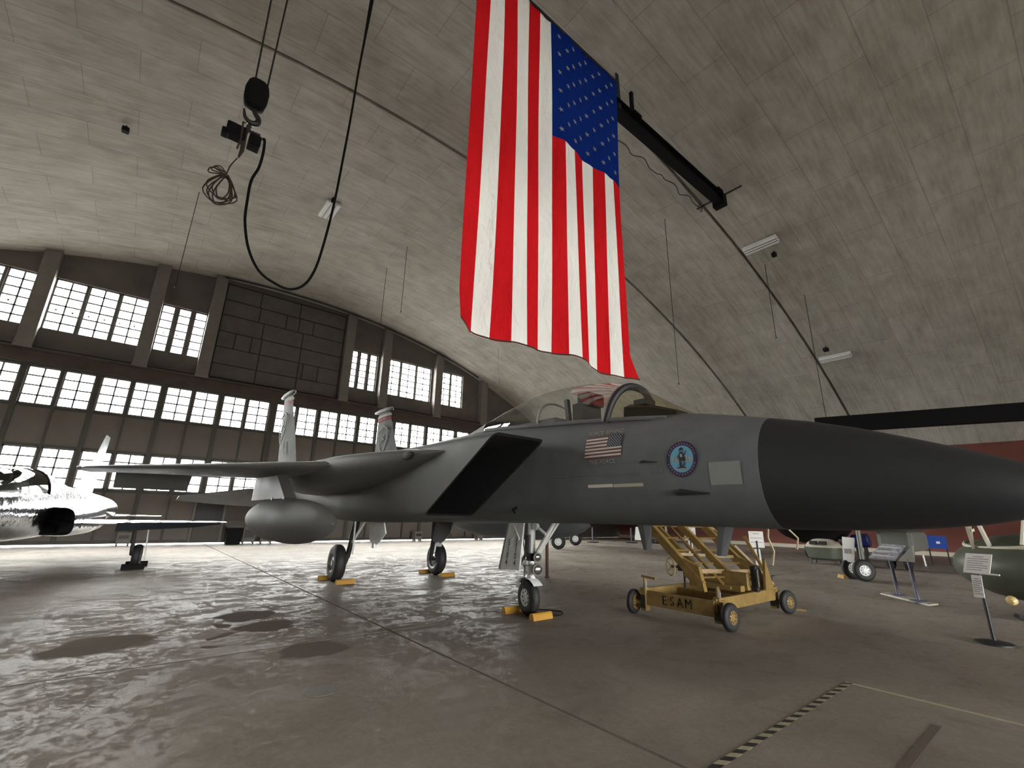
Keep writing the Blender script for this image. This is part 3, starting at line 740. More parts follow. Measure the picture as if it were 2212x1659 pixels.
fig = [[(0, -.11), (.055, -.118), (.05, -.10), (.02, -.09), (.028, -.02), (.0, -.03), (-.012, -.09), (-.05, -.1), (-.055, -.118)],
       [(.028, -.025), (.035, .04), (.022, .075), (-.012, .08), (-.035, .04), (-.03, -.025)], [(.02, .08), (.022, .105), (-.01, .108), (-.012, .08)], [(.032, .104), (.03, .115), (.012, .135), (-.004, .135), (-.018, .115), (-.024, .104)],
       [(-.02, .03), (-.055, .095), (-.062, .09), (-.03, .02)], [(.03, .05), (.055, .02), (.03, -.01), (.045, .02)], [(-.035, .04), (-.05, -.005), (-.035, -.06), (-.027, -.06)], [(-.02, -.115), (-.05, -.05), (-.03, -.055), (-.012, -.1)]]
decal('emblem_figure', [[(EY+y, EZ+z) for y, z in p] for p in fig], M('emblem_figure_black', (.018, .02, .022), .6), .0125)
decal('emblem_mound', [[(EY+.09, EZ-.125), (EY-.07, EZ-.125), (EY-.03, EZ-.108), (EY+.05, EZ-.108)]], M('emblem_figure_grey', (.30, .32, .33), .6), .013)
decal('emblem_figure_vest', [[(EY+.012, EZ+.02), (EY+.02, EZ+.055), (EY-.008, EZ+.06), (EY-.016, EZ+.02)]], M('emblem_figure_grey'), .0135)
decal('emblem_figure_face', [[(EY+.008, EZ+.085), (EY+.01, EZ+.102), (EY-.004, EZ+.102), (EY-.006, EZ+.085)]], M('emblem_figure_grey'), .0135)
# formation strip, pale patch, access panels
FOR = M('formation_strip', (.62, .62, .54), .6)
decal('formation_light', rects(4.25, 3.84, 1.972, 2.012, 6, 1), FOR); decal('formation_light', rects(3.83, 3.39, 1.968, 2.008, 6, 1), M('formation_strip_olive', (.42, .42, .32), .6))
decal('repaint_patch', rects(2.56, 2.23, 1.955, 2.2, 5, 5), M('repaint_patch_grey', (.23, .245, .23), .6, spec=.3))
for (a, b, c, d) in ((3.98, 3.42, 2.10, 2.103), (4.9, 3.45, 2.125, 2.128), (3.42, 3.423, 2.10, 2.2), (3.25, 3.1, 2.11, 2.113), (3.25, 3.253, 2.11, 2.2), (3.1, 3.103, 2.11, 2.2)):
    decal('panel_line', rects(a, b, c, d, 8, 1), M_RADOME)
# blade aerials, data probes
for y0, y1, yb, zt in ((3.92, 3.68, 3.82, 1.19), (2.78, 2.58, 2.82, 1.19)):
    xb = FX-.12
    obj('blade_aerial', MB().loft([[(xb, a, z), (xb+.022, (a+b)/2, z), (xb, b, z), (xb-.022, (a+b)/2, z)] for z, a, b in ((1.55, y0, y1), (zt, yb+.03-.02, yb-.09-.02))]), M_JET, jet)
def scoop(y, z, L, r):
    x = fus_x(y, z, 0); pts = [(x-.005, y+.05, z), (x-.045, y-.02, z), (x-.045, y-L*.5, z-.012), (x-.012, y-L, z-.02)]
    obj('air_data_probe', MB().tube(pts, [r, r*1.1, r*.6, r*.25], 8), M_DARK, jet, True)
scoop(2.92, 1.885, .34, .035); scoop(3.36, 2.265, .2, .014)
obj('step_handle', MB().tube([(fus_x(5.9, 1.66, 0), 5.95, 1.64), (fus_x(5.9, 1.7, 0)-.05, 5.9, 1.68), (fus_x(5.9, 1.7, 0)-.01, 5.83, 1.72)], .016, 6), M_BLACK, jet)

# ---- undercarriage
def wheel(parent, name, c, axis, R, w, hubmat, n=28):
    t = obj(name, MB().lathe(Vector(c)-Vector(axis).normalized()*w/2, axis, [(.02*w, R*.60), (0, R*.72), (.05*w, R*.86), (.2*w, R*.96), (.35*w, R), (.65*w, R), (.8*w, R*.96), (.95*w, R*.86), (w, R*.72), (.98*w, R*.60), (.98*w, R*.5), (.02*w, R*.5)], n, False), M_TIRE, parent, True, 50)
    obj('hub', MB().lathe(Vector(c)-Vector(axis).normalized()*w/2, axis, [(.06*w, .01), (.06*w, R*.16), (.12*w, R*.18), (.2*w, R*.42), (.06*w, R*.48), (.03*w, R*.61), (.97*w, R*.61), (.94*w, R*.48), (.8*w, R*.42), (.88*w, R*.18), (.94*w, R*.16), (.94*w, .01)], n), hubmat, t, True, 30)
    ax = Vector(axis).normalized(); u = ax.cross(Vector((0, 0, 1))).normalized(); v = u.cross(ax)
    m = MB()
    for k in range(8):
        a = 2*pi*k/8; q = Vector(c)+(u*cos(a)+v*sin(a))*R*.33
        for sgn in (-1, 1): m.lathe(q+ax*sgn*w*.37, ax*sgn, [(0, R*.045), (.006, R*.045)], 8)
    m.lathe(Vector(c)-ax*w*.47, -ax, [(0, R*.13), (.012, R*.11)], 12)
    obj('hub_bolts', m, M_DARK, t)['kind'] = 'stuff'
    return t
NY = 6.26
nax = (-1, .18, 0)
wheel(jet, 'nose_wheel', (FX, NY, .28), nax, .28, .17, M_HUB)
ng = obj('nose_gear_strut', MB().tube([(FX, NY-.06, 1.55), (FX, NY-.06, .98)], .065, 14).tube([(FX, NY-.06, 1.0), (FX, NY-.06, .62)], .05, 14).tube([(FX-.02, NY-.06, .78), (FX-.02, NY-.06, .70)], .085, 14).tube([(FX, NY-.06, .64), (FX+.05, NY-.05, .57), (FX+.13, NY-.02, .5), (FX+.14, NY, .28)], .045, 10), M_WHITE, jet, True, 50)
obj('mudguard', MB().loft([[(FX+dx, NY+.31*cos(a)*1.02, .28+.31*sin(a)) for dx in (-.1, .1)] for a in [math.radians(40+10*k) for k in range(11)]], False), M_WHITE, ng, True)
obj('axle', MB().tube([(FX-.06, NY, .28), (FX+.16, NY, .28)], .03, 10), M_DARK, ng, True)
[obj('oleo_chrome', MB().tube([(FX+p_, NY+q_, r_), (FX+p_, NY+q_, .79)], .03, 10), M_STEEL, ng, True) for p_, q_, r_ in ((.02, -.13, .66), (-.05, .03, .6))]
obj('drag_brace', MB().tube([(FX, 5.62, 1.52), (FX, 6.12, .92)], .035, 10).tube([(FX+.1, 5.62, 1.52), (FX+.05, 6.12, .92)], .025, 8), M_WHITE, ng, True)
obj('retraction_jack', MB().tube([(FX-.05, 6.08, 1.46), (FX-.03, 5.8, 1.3)], .025, 8).lathe((FX-.05, 6.03, 1.42), (1, 0, 0), [(-.03, .06), (.03, .06)], 12), M_WHITE, ng, True)
obj('torque_link', MB().bar((FX-.02, NY+.05, .98), (FX-.02, NY+.15, .84), .05, .03).bar((FX-.02, NY+.15, .84), (FX-.02, NY+.05, .72), .05, .03).lathe((FX-.02, NY+.15, .84), (1, 0, 0), [(-.04, .06), (.04, .06)], 12), M_WHITE, ng, True)
obj('steering_unit', MB().tube([(FX-.03, NY-.03, .98), (FX-.03, NY-.03, 1.28)], .075, 12).box(FX-.08, FX+.02, NY-.14, NY-.02, .86, .98), M_DARK, ng, True)
obj('hydraulic_hose', MB().tube([(FX-.08, NY+.02, 1.5), (FX-.1, NY+.05, 1.2), (FX-.09, NY+.0, .95), (FX-.1, NY+.06, .84)], .012, 6), M_DARK, ng, True)
for zz, yy, r in ((.93, 5.98, .075), (.735, 5.97, .1)):
    lt = obj('taxi_light', MB().lathe((FX-.03, yy+.06, zz), (-.35, -1, 0), [(-.05, .02), (-.03, r*.7), (.02, r), (.06, r), (.06, r*.93)], 20), M_JETL, ng, True)
    obj('lens', MB().lathe((FX-.03, yy+.06, zz), (-.35, -1, 0), [(.05, r*.94), (.068, r*.6), (.072, .01)], 20), M_LENS, lt, True)
# nose gear door, lettered
dA, dB, dC, dD = Vector((FX-.12, 6.27, 1.5)), Vector((FX-.12, 6.66, 1.5)), Vector((FX-.18, 6.83, .68)), Vector((FX-.18, 6.31, .70))
door = obj('nose_gear_door', MB().prism([dA, dB, dC, dD], (.03, 0, 0)), M_WHITE, jet)
obj('door_edge', MB().bar(dB+Vector((.01, .015, 0)), dC+Vector((.01, .015, 0)), .03, .05), M_JET, door)
obj('door_arm', MB().tube([(FX-.1, 6.33, 1.42), (FX-.14, 6.55, 1.18)], .018, 8).tube([(FX-.1, 6.6, 1.5), (FX-.15, 6.35, 1.2)], .018, 8), M_WHITE, door, True)
for cidx in (0, 1):
    for i, ch in enumerate('5104'):
        z = 1.09-i*.11; vs, fs = text_mesh(ch, .145)
        yc = (6.62 if cidx == 0 else 6.42)+(1.09-z)*.13*(1 if cidx == 0 else .45)
        obj('door_numeral', MB().add([(FX-.12-(1.5-(z+v.y))*.073-.006, yc-v.x*.85, z+v.y) for v in vs], fs), M_BLACK, door)
# main gear
for side in (1, -1):
    wx = FX-side*1.375
    wheel(jet, 'main_wheel', (wx, 11.68, .42), (-side, .06*side, 0), .42, .27, M_STEEL)
    g_ = obj('main_gear_strut', MB().tube([(wx+side*.3, 11.35, 1.6), (wx+side*.24, 11.5, .95)], .085, 14).tube([(wx+side*.24, 11.5, .97), (wx+side*.22, 11.6, .55)], .06, 14).tube([(wx+side*.22, 11.6, .6), (wx+side*.2, 11.66, .42), (wx, 11.68, .42)], .06, 10), M_DARK, jet, True, 50)
    obj('drag_brace', MB().tube([(wx+side*.3, 10.8, 1.5), (wx+side*.24, 11.45, .9)], .03, 8).tube([(wx+side*.2, 11.3, 1.5), (wx+side*.25, 11.38, .62)], .022, 8), M_WHITE, g_, True)
    obj('brake_hose', MB().tube([(wx+side*.2, 11.42, 1.3), (wx+side*.14, 11.38, .95), (wx+side*.17, 11.45, .7), (wx+side*.1, 11.6, .5)], .014, 6), M_BLACK, g_, True)
    gd = obj('main_gear_door', MB().prism([(wx+side*.42, 10.2, 1.45), (wx+side*.42, 11.05, 1.45), (wx+side*.5, 11.05, .95), (wx+side*.5, 10.75, .84), (wx+side*.5, 10.45, .98), (wx+side*.5, 10.2, 1.15)], (side*.03, 0, 0)), M_WHITE if side == 1 else M_JETL, jet)
    obj('latch_fork', MB().box(wx+side*.5-.04, wx+side*.5+.04, 10.68, 10.8, .8, .9), M_STEEL, gd)
# lettering and shield on the fins
for side, s in ((1, 'MA'),):
    vs, fs = text_mesh(s, .78); m = MB()
    m.add([(FX-1.72-.09-(3.35+v.y-2.6)*.035, 16.75-v.x*.9, 3.35+v.y) for v in vs], fs)
    obj('tail_code', m, M('tail_code_grey', (.16, .16, .155), .7, spec=.1), jet)
sh_o = [(0, 4.9), (.35, 4.75), (.38, 4.35), (.2, 4.0), (0, 3.8), (-.2, 4.0), (-.38, 4.35), (-.35, 4.75)]
for side, yc in ((1, 17.1), (-1, 16.9)):
    m = MB(); X_ = (FX-1.72-.16) if side == 1 else (FX+1.72-.02)
    for a, b in zip(sh_o, sh_o[1:]+sh_o[:1]): m.bar((X_, yc+a[0], a[1]), (X_, yc+b[0], b[1]), .06, .02, up=(1, 0, 0))
    for dz in (.1, -.1): m.bar((X_, yc-.16, 4.45+dz), (X_, yc+.16, 4.35-dz), .05, .02, up=(1, 0, 0))
    obj('fin_badge', m, M('fin_badge_grey', (.2, .2, .195), .7, spec=.1), jet)

# ================================================================== hanging flag
FLX0, FLX1, FLZ0, FLZ1, FLY = 3.36, 7.72, 4.42, 12.5, 5.5
def cloth(x, z):
    u = (x-FLX0)/(FLX1-FLX0); v = (FLZ1-z)/(FLZ1-FLZ0)
    y = FLY+(.02+.075*v)*sin(u*19+.6*sin(v*4))+.05*v*sin(u*7.3+1.1)+.012*sin(u*61+v*9)
    zz = z-.10*v*(1-(2*u-1)**2)*.6-.06*v*sin(u*8.2)
    xx = x+(u-.5)*-.10*v*(1-v)*1.5
    for cx, s_ in ((0., 1), (1., -1)):                       # curled lower corners
        d = max(0, 1-abs(u-cx)/.07)*max(0, (v-.93)/.07); y -= .16*d; xx -= s_*.05*d
    return (xx, y, zz)
flag = empty('hanging_flag', ((FLX0+FLX1)/2, FLY, FLZ0))
tag(flag, 'huge stars and stripes flag hanging vertically from the monorail beam', 'flag')
C_RED = cloth_mat('flag_red_nylon', (.60, .014, .018)); C_WHT = cloth_mat('flag_white_nylon', (.87, .86, .81)); C_BLU = cloth_mat('flag_blue_nylon', (.007, .024, .17)); C_STAR = M('flag_star_white', (.30, .30, .31), .8)
def cloth_patch(x0, x1, z0, z1, nx, nz, dy=0., th=.006):
    m = MB()
    for sgn in (0, 1):
        g_ = []
        for j in range(nz+1):
            for i in range(nx+1):
                p = cloth(x0+(x1-x0)*i/nx, z0+(z1-z0)*j/nz); g_.append((p[0], p[1]+dy, p[2]))
        if sgn == 0: m.add(g_, [(j*(nx+1)+i, j*(nx+1)+i+1, (j+1)*(nx+1)+i+1, (j+1)*(nx+1)+i) for j in range(nz) for i in range(nx)])
    return m
sw = (FLX1-FLX0)/13; cz = FLZ1-.40*(FLZ1-FLZ0)
for k in range(13):
    x0 = FLX0+k*sw; top = FLZ1 if k < 6 else cz
    obj('stripe', cloth_patch(x0, x0+sw, FLZ0, top, 8, 90 if k < 6 else 56), C_RED if k % 2 == 0 else C_WHT, flag, True, 80)
obj('canton', cloth_patch(FLX0+6*sw, FLX1, cz, FLZ1, 44, 44), C_BLU, flag, True, 80)
for r in range(11):
    for c in range(9):
        if (r+c) % 2: continue
        cx = FLX0+6*sw+7*sw*(c+1)/10; cz_ = FLZ1-(FLZ1-cz)*(r+1)/12; R_ = .075
        m = MB(); p = []
        for k in range(10):
            a = 2*pi*k/10+pi/2*3; rr = R_ if k % 2 == 0 else R_*.42
            p.append(cloth(cx+rr*sin(a), cz_+rr*cos(a)))
        p = [(q[0], q[1]-.012, q[2]) for q in p]; q0 = cloth(cx, cz_)
        m.add(p+[(q0[0], q0[1]-.014, q0[2])], [(k, (k+1) % 10, 10) for k in range(10)])
        obj('star', m, C_STAR, flag)
hem = MB(); hp = [cloth(FLX0+(FLX1-FLX0)*i/60, FLZ0) for i in range(61)]
hem.loft([[(x, y-.01, z), (x, y-.01, z+.03)] for x, y, z in hp], False)
obj('hem', hem, M('flag_hem', (.10, .03, .03), .8), flag)
obj('header_sleeve', MB().tube([(FLX0-.05, FLY+.0, FLZ1+.02), (FLX1+.05, FLY+.0, FLZ1+.02)], .035, 8), M_DARK, flag, True)
for x in (3.5, 5.5, 7.6): obj('tie', MB().tube([(x, FLY, FLZ1+.02), (x, FLY+.45, FLZ1+.2)], .012, 5), M_ROPE, flag)

# ================================================================== monorail beam under the vault
BY, BZ0, BZ1 = 6.05, 12.42, 12.82
mono = tag(obj('monorail_beam', MB().box(-4.4, 14.3, BY-.15, BY+.15, BZ0, BZ0+.04).box(-4.4, 14.3, BY-.02, BY+.02, BZ0+.04, BZ1-.04).box(-4.4, 14.3, BY-.15, BY+.15, BZ1-.04, BZ1), M_BLACK), 'black steel monorail beam hung under the concrete vault beside the flag', 'beam')
def kid(name, mb_, mt, par, **k): return obj(name, mb_, mt, par, **k)
for x in (-3.6, .6, 4.6, 9.2, 14.0):
    kid('hanger', MB().bar((x, BY, BZ1-.02), (x, BY, arch(x)+.15), .09, .09).box(x-.16, x+.16, BY-.2, BY+.2, BZ1-.06, BZ1+.02), M_BLACK, mono)
kid('cross_bar', MB().tube([(14.35, 5.3, arch(14.35)-.06), (14.35, 6.95, arch(14.35)-.06)], .03, 6), M_DARK, mono)
kid('end_stop', MB().box(14.1, 14.36, BY-.2, BY+.2, 12.3, 12.75), M_BLACK, mono)
kid('strap', MB().bar((8.5, 5.98, 12.5), (8.45, 5.98, 13.85), .03, .12), M_DARK, mono)
pts = []
for i in range(61):
    x = 8.2+i*.1; pts.append((x, 6.75+.05*sin(i*.7), 12.55-.02*i*.0+.16*abs(sin(x*2.2))-.0))
fc = tag(obj('festoon_cable', MB().tube(pts, .014, 5).tube([(14.2+.14*cos(a), 6.75, 12.62+.14*sin(a)) for a in [k*.6 for k in range(18)]], .012, 5), M_DARK, None, True), 'thin black cable sagging in loops along the monorail beam', 'cable')
tag(obj('power_cable', MB().cable([(1.9, 6.3, 13.55), (2.4, 6.1, 13.2), (2.9, 6.2, 13.0), (3.4, 6.3, 13.25), (3.9, 6.3, 12.9)], .025, 6), M_BLACK, None, True), 'short black cable drooping from the vault behind the flag', 'cable')

# ================================================================== hoist block on two wire ropes
HX, HY = .28, 6.05
hb = empty('hoist_block', (HX, HY, 6.7)); tag(hb, 'black rounded hook block hanging on two steel wire ropes', 'hoist')
sh_ = []
for z, wx, wy in ((6.80, .06, .05), (6.83, .11, .08), (6.95, .135, .10), (7.1, .14, .10), (7.2, .12, .10), (7.25, .09, .08), (7.26, .04, .03)):
    sh_.append([(HX+wx*math.copysign(abs(cos(t))**.6, cos(t))*1.05, HY+wy*math.copysign(abs(sin(t))**.6, sin(t)), z) for t in [2*pi*k/16 for k in range(16)]])
obj('block_housing', MB().loft(sh_), M_BLACK, hb, True)
obj('hook', MB().cable([(HX+.03, HY, 6.82), (HX+.02, HY, 6.76), (HX+.08, HY, 6.68), (HX+.07, HY, 6.60), (HX+.0, HY, 6.57), (HX-.07, HY, 6.62), (HX-.1, HY, 6.74)], [.03, .03, .035, .04, .035, .025, .012], 8), M_DARK, hb, True)
for x0, x1, dy in ((HX-.05, HX-.16, 0), (HX+.1, HX+.12, 0)):
    obj('wire_rope', MB().tube([(x0, HY, 7.2), (x1, HY, 12.0)], .013, 6), M_DARK, hb, True)
tr = empty('hoist_trolley', (HX-.02, HY, 12.0)); tag(tr, 'black hoist trolley running on the monorail beam above the hook block', 'hoist')
obj('drum_housing', MB().box(HX-.4, HX+.35, HY-.2, HY+.2, 12.02, 12.36), M_BLACK, tr, bevel=.04)
for x in (HX-.25, HX+.2):
    for s_ in (-1, 1): obj('trolley_wheel', MB().lathe((x, HY+s_*.16, 12.53), (0, s_, 0), [(0, .07), (.03, .07)], 12), M_DARK, tr, True)
    obj('side_plate', MB().box(x-.08, x+.08, HY+.2, HY+.23, 12.3, 12.62), M_DARK, tr)
# rope slung in the hook carries a small chain hoist and a coil
cw = empty('chain_hoist', (HX-.02, HY, 6.1)); tag(cw, 'black electric chain hoist slung below the hook on brown rope', 'hoist')
obj('motor_body', MB().box(HX-.24, HX-.02, HY-.09, HY+.09, 6.24, 6.40).box(HX-.28, HX-.2, HY-.06, HY+.06, 6.21, 6.30).box(HX+.02, HX+.16, HY-.1, HY+.08, 6.2, 6.36), M_BLACK, cw, bevel=.015)
obj('lifting_lug', MB().bar((HX-.18, HY, 6.43), (HX+.14, HY, 6.44), .03).bar((HX-.17, HY, 6.38), (HX-.17, HY, 6.45), .04), M_DARK, cw)
obj('suspension_rope', MB().tube([(HX, HY, 6.52), (HX-.03, HY+.02, 6.38), (HX-.02, HY, 6.1), (HX-.04, HY, 5.98)], [.03, .03, .025, .012], 8), M_ROPE, cw, True)
obj('suspension_rope', MB().tube([(HX-.05, HY-.02, 6.52), (HX-.08, HY-.1, 6.45), (HX-.06, HY-.1, 6.2), (HX-.08, HY-.06, 6.05)], .012, 6), M_ROPE, cw, True)
rcp = [(HX-.05, HY, 5.96), (HX-.1, HY, 5.82), (HX-.12, HY, 5.7)]
for k in range(7):
    w_ = .05+.022*k; d_ = .26+.022*((k*3) % 5); yo = .04*sin(k*2.1)
    rcp += [(HX-.12-w_*.4, HY+yo, 5.6), (HX-.14-w_, HY+yo, 5.68-d_), (HX-.12-w_*.3, HY+yo, 5.62-d_-.07), (HX-.10+w_*.8, HY-yo, 5.68-d_), (HX-.11+.02, HY-yo, 5.62)]
for k in range(3): rcp += [(HX-.13, HY, 5.68), (HX-.2-.04*k, HY+.02, 5.76-.03*k), (HX-.26-.02*k, HY, 5.70-.05*k), (HX-.14, HY, 5.66)]
rc = tag(obj('rope_coil', MB().cable(rcp, .008, 5, 4), M_ROPE, None, True), 'gathered coil of thin brown rope hanging below the chain hoist', 'rope')
pts = [(HX+.14, HY, 6.43), (HX+.2, HY, 6.38), (HX+.2, HY, 6.15), (HX+.14, HY, 5.85), (HX+.1, HY, 5.6), (HX+.12, HY, 5.3)]
n = 26
P0, P1 = (HX+.14, 5.3), (1.5, 8.7)
loop = [(.46, 5.1), (.56, 4.75), (.72, 4.5), (.92, 4.4), (1.1, 4.38), (1.26, 4.5), (1.36, 4.75), (1.42, 5.15), (1.48, 5.9), (1.51, 6.8), (1.53, 7.6), (1.54, 8.5), (1.56, 9.2), (1.58, 10.1), (1.6, 11), (1.62, 12.1)]
pts = [(HX+.175, 6.40), (HX+.2, 6.41), (HX+.215, 6.2), (HX+.2, 5.95), (HX+.15, 5.72), (HX+.155, 5.4)]+loop
tag(obj('pendant_cable', MB().cable([(x, HY, z) for x, z in pts], [.017]*(len(pts)-5)+[.017, .02, .034, .034, .034], 8), M_BLACK, None, True), 'thick black power cable hanging in a deep U loop beside the hook block', 'cable')
# thin drop rods and wires from the vault
for x, y, z0, wl in ((8.0, 20.4, 10.6, 'between the flag and the blanked gable opening, nearer the doors'), (7.9, 17.9, 10.4, 'between the flag and the blanked gable opening, further from the doors'), (16.84, 22.3, 9.6, 'below the flag hem beside the last gable windows'), (14.2, 8.2, 6.2, 'between the flag and the lit end of the monorail'), (-.2, 19.5, 9.4, 'left of the pendant cable loop'), (18.3, 6.3, 8.5, 'beside the light strip near the monorail end')):
    o = obj('drop_wire', MB().tube([(x, y, under(x, y)-.01), (x, y, z0)], .012, 5).lathe((x, y, z0), (0, 0, 1), [(-.04, .01), (0, .03), (.04, .01)], 6), M_DARK)
    tag(o, 'thin dark drop wire '+wl.replace('lit end of the monorail', 'end of the monorail beam'), 'wire', 'drop wires from the vault')

# ================================================================== ceiling luminaires and small boxes
def luminaire(p0, p1, p2, label):
    a, b, c = Vector(p0), Vector(p1), Vector(p2)           # corner, along length, along width
    u = (b-a); v = (c-a); nrm = u.cross(v).normalized()
    if nrm.z > 0: nrm = -nrm
    e = empty('ceiling_light', a+u/2+v/2); tag(e, label, 'light', 'fluorescent fittings on the vault')
    obj('housing', MB().prism([a, b, b+v, c], -nrm*.12), M('luminaire_white', (.75, .76, .76), .5), e)
    for k in range(3):
        q = a+v*(k+.5)/3
        obj('tube', MB().tube([q+u*.03+nrm*.02, q+u*.97+nrm*.02], .022, 8), M('tube_glass', (.85, .86, .86), .3), e, True)
    for k in range(1, 3): obj('divider', MB().bar(a+v*k/3+nrm*.01, b+v*k/3+nrm*.01, .02, .04, up=nrm), M('luminaire_grey', (.3, .3, .3), .6), e)
def onarch(x, y, d=.14): return (x, y, arch(x)-d)
luminaire(onarch(3.9, 18.25), onarch(3.9, 17.0), onarch(4.45, 18.25), 'white three-tube ceiling light near the doors')
luminaire(onarch(17.0, 6.6), onarch(17.0, 5.35), onarch(17.35, 6.6), 'white ceiling light strip next to the end of the monorail beam')
luminaire(onarch(24.05, 6.6), onarch(24.05, 5.35), onarch(24.3, 6.6), 'white ceiling light strip low on the vault above the radome')
for x, y, lab, c_ in ((-2.33, 16.7, 'small black junction box on bare vault left of the hoist', .09), (4.05, 16.75, 'small dark bracket beside the white three-tube light', .07), (17.8, 5.75, 'small dark bracket behind the light strip near the beam end', .08), (23.5, 6.1, 'small black loudspeaker box above the lowest light strip', .1)):
    z = min(under(x-c_, y-c_), under(x+c_, y+c_), under(x-c_, y+c_))-.03; e = empty('junction_box', (x, y, z-.25)); tag(e, lab, 'box')
    obj('case', MB().box(x-c_, x+c_, y-c_, y+c_, z-.24, z-.08), M_BLACK, e, bevel=.015)
    obj('conduit_stub', MB().tube([(x, y, z), (x, y, z-.1)], .03, 6), M_DARK, e)

# ================================================================== chocks
def chock(x, y, along, L, name_lab, mat=None, group=None, w=.13, h=.1):
    c, s_ = cos(along), sin(along)
    def T(l, q, z): return (x+c*l-s_*q, y+s_*l+c*q, z)
    o = obj('wheel_chock', MB().loft([[T(l, -w/2, 0), T(l, w/2, 0), T(l, w*.32, h*.8), T(l, w*.2, h), T(l, -w*.2, h), T(l, -w*.32, h*.8)] for l in (-L/2, L/2)]), mat or M_CHOCK)
    return tag(o, name_lab, 'chock', group)
chock(FX-.06, NY+.33, 0, .42, 'yellow wheel chock behind the nose wheel'); chock(FX-.02, NY-.33, 0, .42, 'yellow wheel chock in front of the nose wheel')
tag(obj('chock_rope', MB().cable([(FX+.17, NY-.33, .03), (FX+.4, NY-.35, .02), (FX+.62, NY-.15, .02), (FX+.45, NY+.15, .02), (FX+.17, NY+.33, .03)], .012, 6), M_BLACK, None, True), 'thin black rope joining the two nose wheel chocks', 'rope')
for side, who in ((1, 'right'), (-1, 'left')):
    wx = FX-side*1.375
    chock(wx+.08, 11.68-.47, 0, .42, 'yellow wheel chock in front of the main wheel %s' % ('next to the hanging drop tank' if side == 1 else 'below the black engine intake'))
    chock(wx-.02, 11.68+.47, 0, .42, 'yellow wheel chock behind the main wheel %s' % ('next to the hanging drop tank' if side == 1 else 'below the black engine intake'))

# ================================================================== polished metal jet by the doors
SN = Vector((-2.48, 8.6, 0)); SD = Vector((.109, .994, 0)); SP = Vector((.994, -.109, 0))
def S(s, p, z): v = SN+SD*s+SP*p; return (v.x, v.y, z)
sj = empty('silver_jet', S(8.6, 0, 0)); tag(sj, 'mirror polished bare metal jet with thin straight wings near the hangar doors', 'aircraft')
SF = [(0, .015, 1.42, 1.38, 1.4), (.5, .13, 1.53, 1.27, 1.4), (1.5, .30, 1.72, 1.12, 1.42), (2.6, .42, 1.86, 1.0, 1.45), (3.6, .48, 1.93, .93, 1.47), (5, .52, 1.98, .88, 1.47), (6.2, .55, 2.04, .86, 1.47), (7.2, .6, 2.12, .86, 1.48), (8.2, .7, 2.12, .88, 1.48), (9.5, .84, 2.08, .92, 1.48), (11, .92, 2.02, .98, 1.5), (12.3, .92, 1.96, 1.06, 1.52), (13.2, .82, 1.86, 1.16, 1.52), (13.7, .66, 1.76, 1.26, 1.52)]
rings = []
for s, w, zt, zb, zc in SF:
    rings.append([S(s, w*math.copysign(abs(cos(t))**.85, cos(t)), zc+(zt-zc if sin(t) > 0 else zc-zb)*sin(t)) for t in [2*pi*k/32 for k in range(32)]])
obj('fuselage', MB().loft(rings), M_CHROME, sj, True, 60)
CS = [(2.9, 1.88, .2), (3.4, 2.1, .34), (4.0, 2.25, .40), (4.8, 2.33, .42), (5.5, 2.35, .42), (6.1, 2.35, .42), (6.7, 2.33, .42), (7.4, 2.28, .40), (8.4, 2.18, .34), (9.8, 2.07, .22)]
def sring(s, zt, w): return [S(s, w*math.copysign(abs(cos(t))**.85, cos(t)), 1.80+(zt-1.80)*sin(t)) for t in [pi*k/14 for k in range(15)]]
obj('canopy', MB().loft([sring(*c) for c in CS[:6]], False), glass_mat('silver_jet_canopy', (.35, .36, .34), .12, .03), sj, True, 80, label='dark canopy glass')
obj('spine_fairing', MB().loft([sring(*c) for c in CS[5:]], False), M_CHROME, sj, True, 80)
obj('canopy_frame', MB().tube(sring(6.1, 2.355, .425), .025, 6), M_CHROME, sj, True)
obj('cockpit_tub', MB().loft([[S(s, p, z) for p, z in ((-.34, 1.7), (.34, 1.7), (.3, 2.0), (-.3, 2.0))] for s in (3.4, 5.9)]), M_DARK, sj)
for s in (4.4, 5.7): obj('seat_headrest', MB().loft([[S(s+ds, p, z) for p, z in ((-.17, 1.9), (.17, 1.9), (.14, 2.2), (-.14, 2.2))] for ds in (0, .18)]), M('silver_jet_seat', (.16, .16, .15), .8), sj)
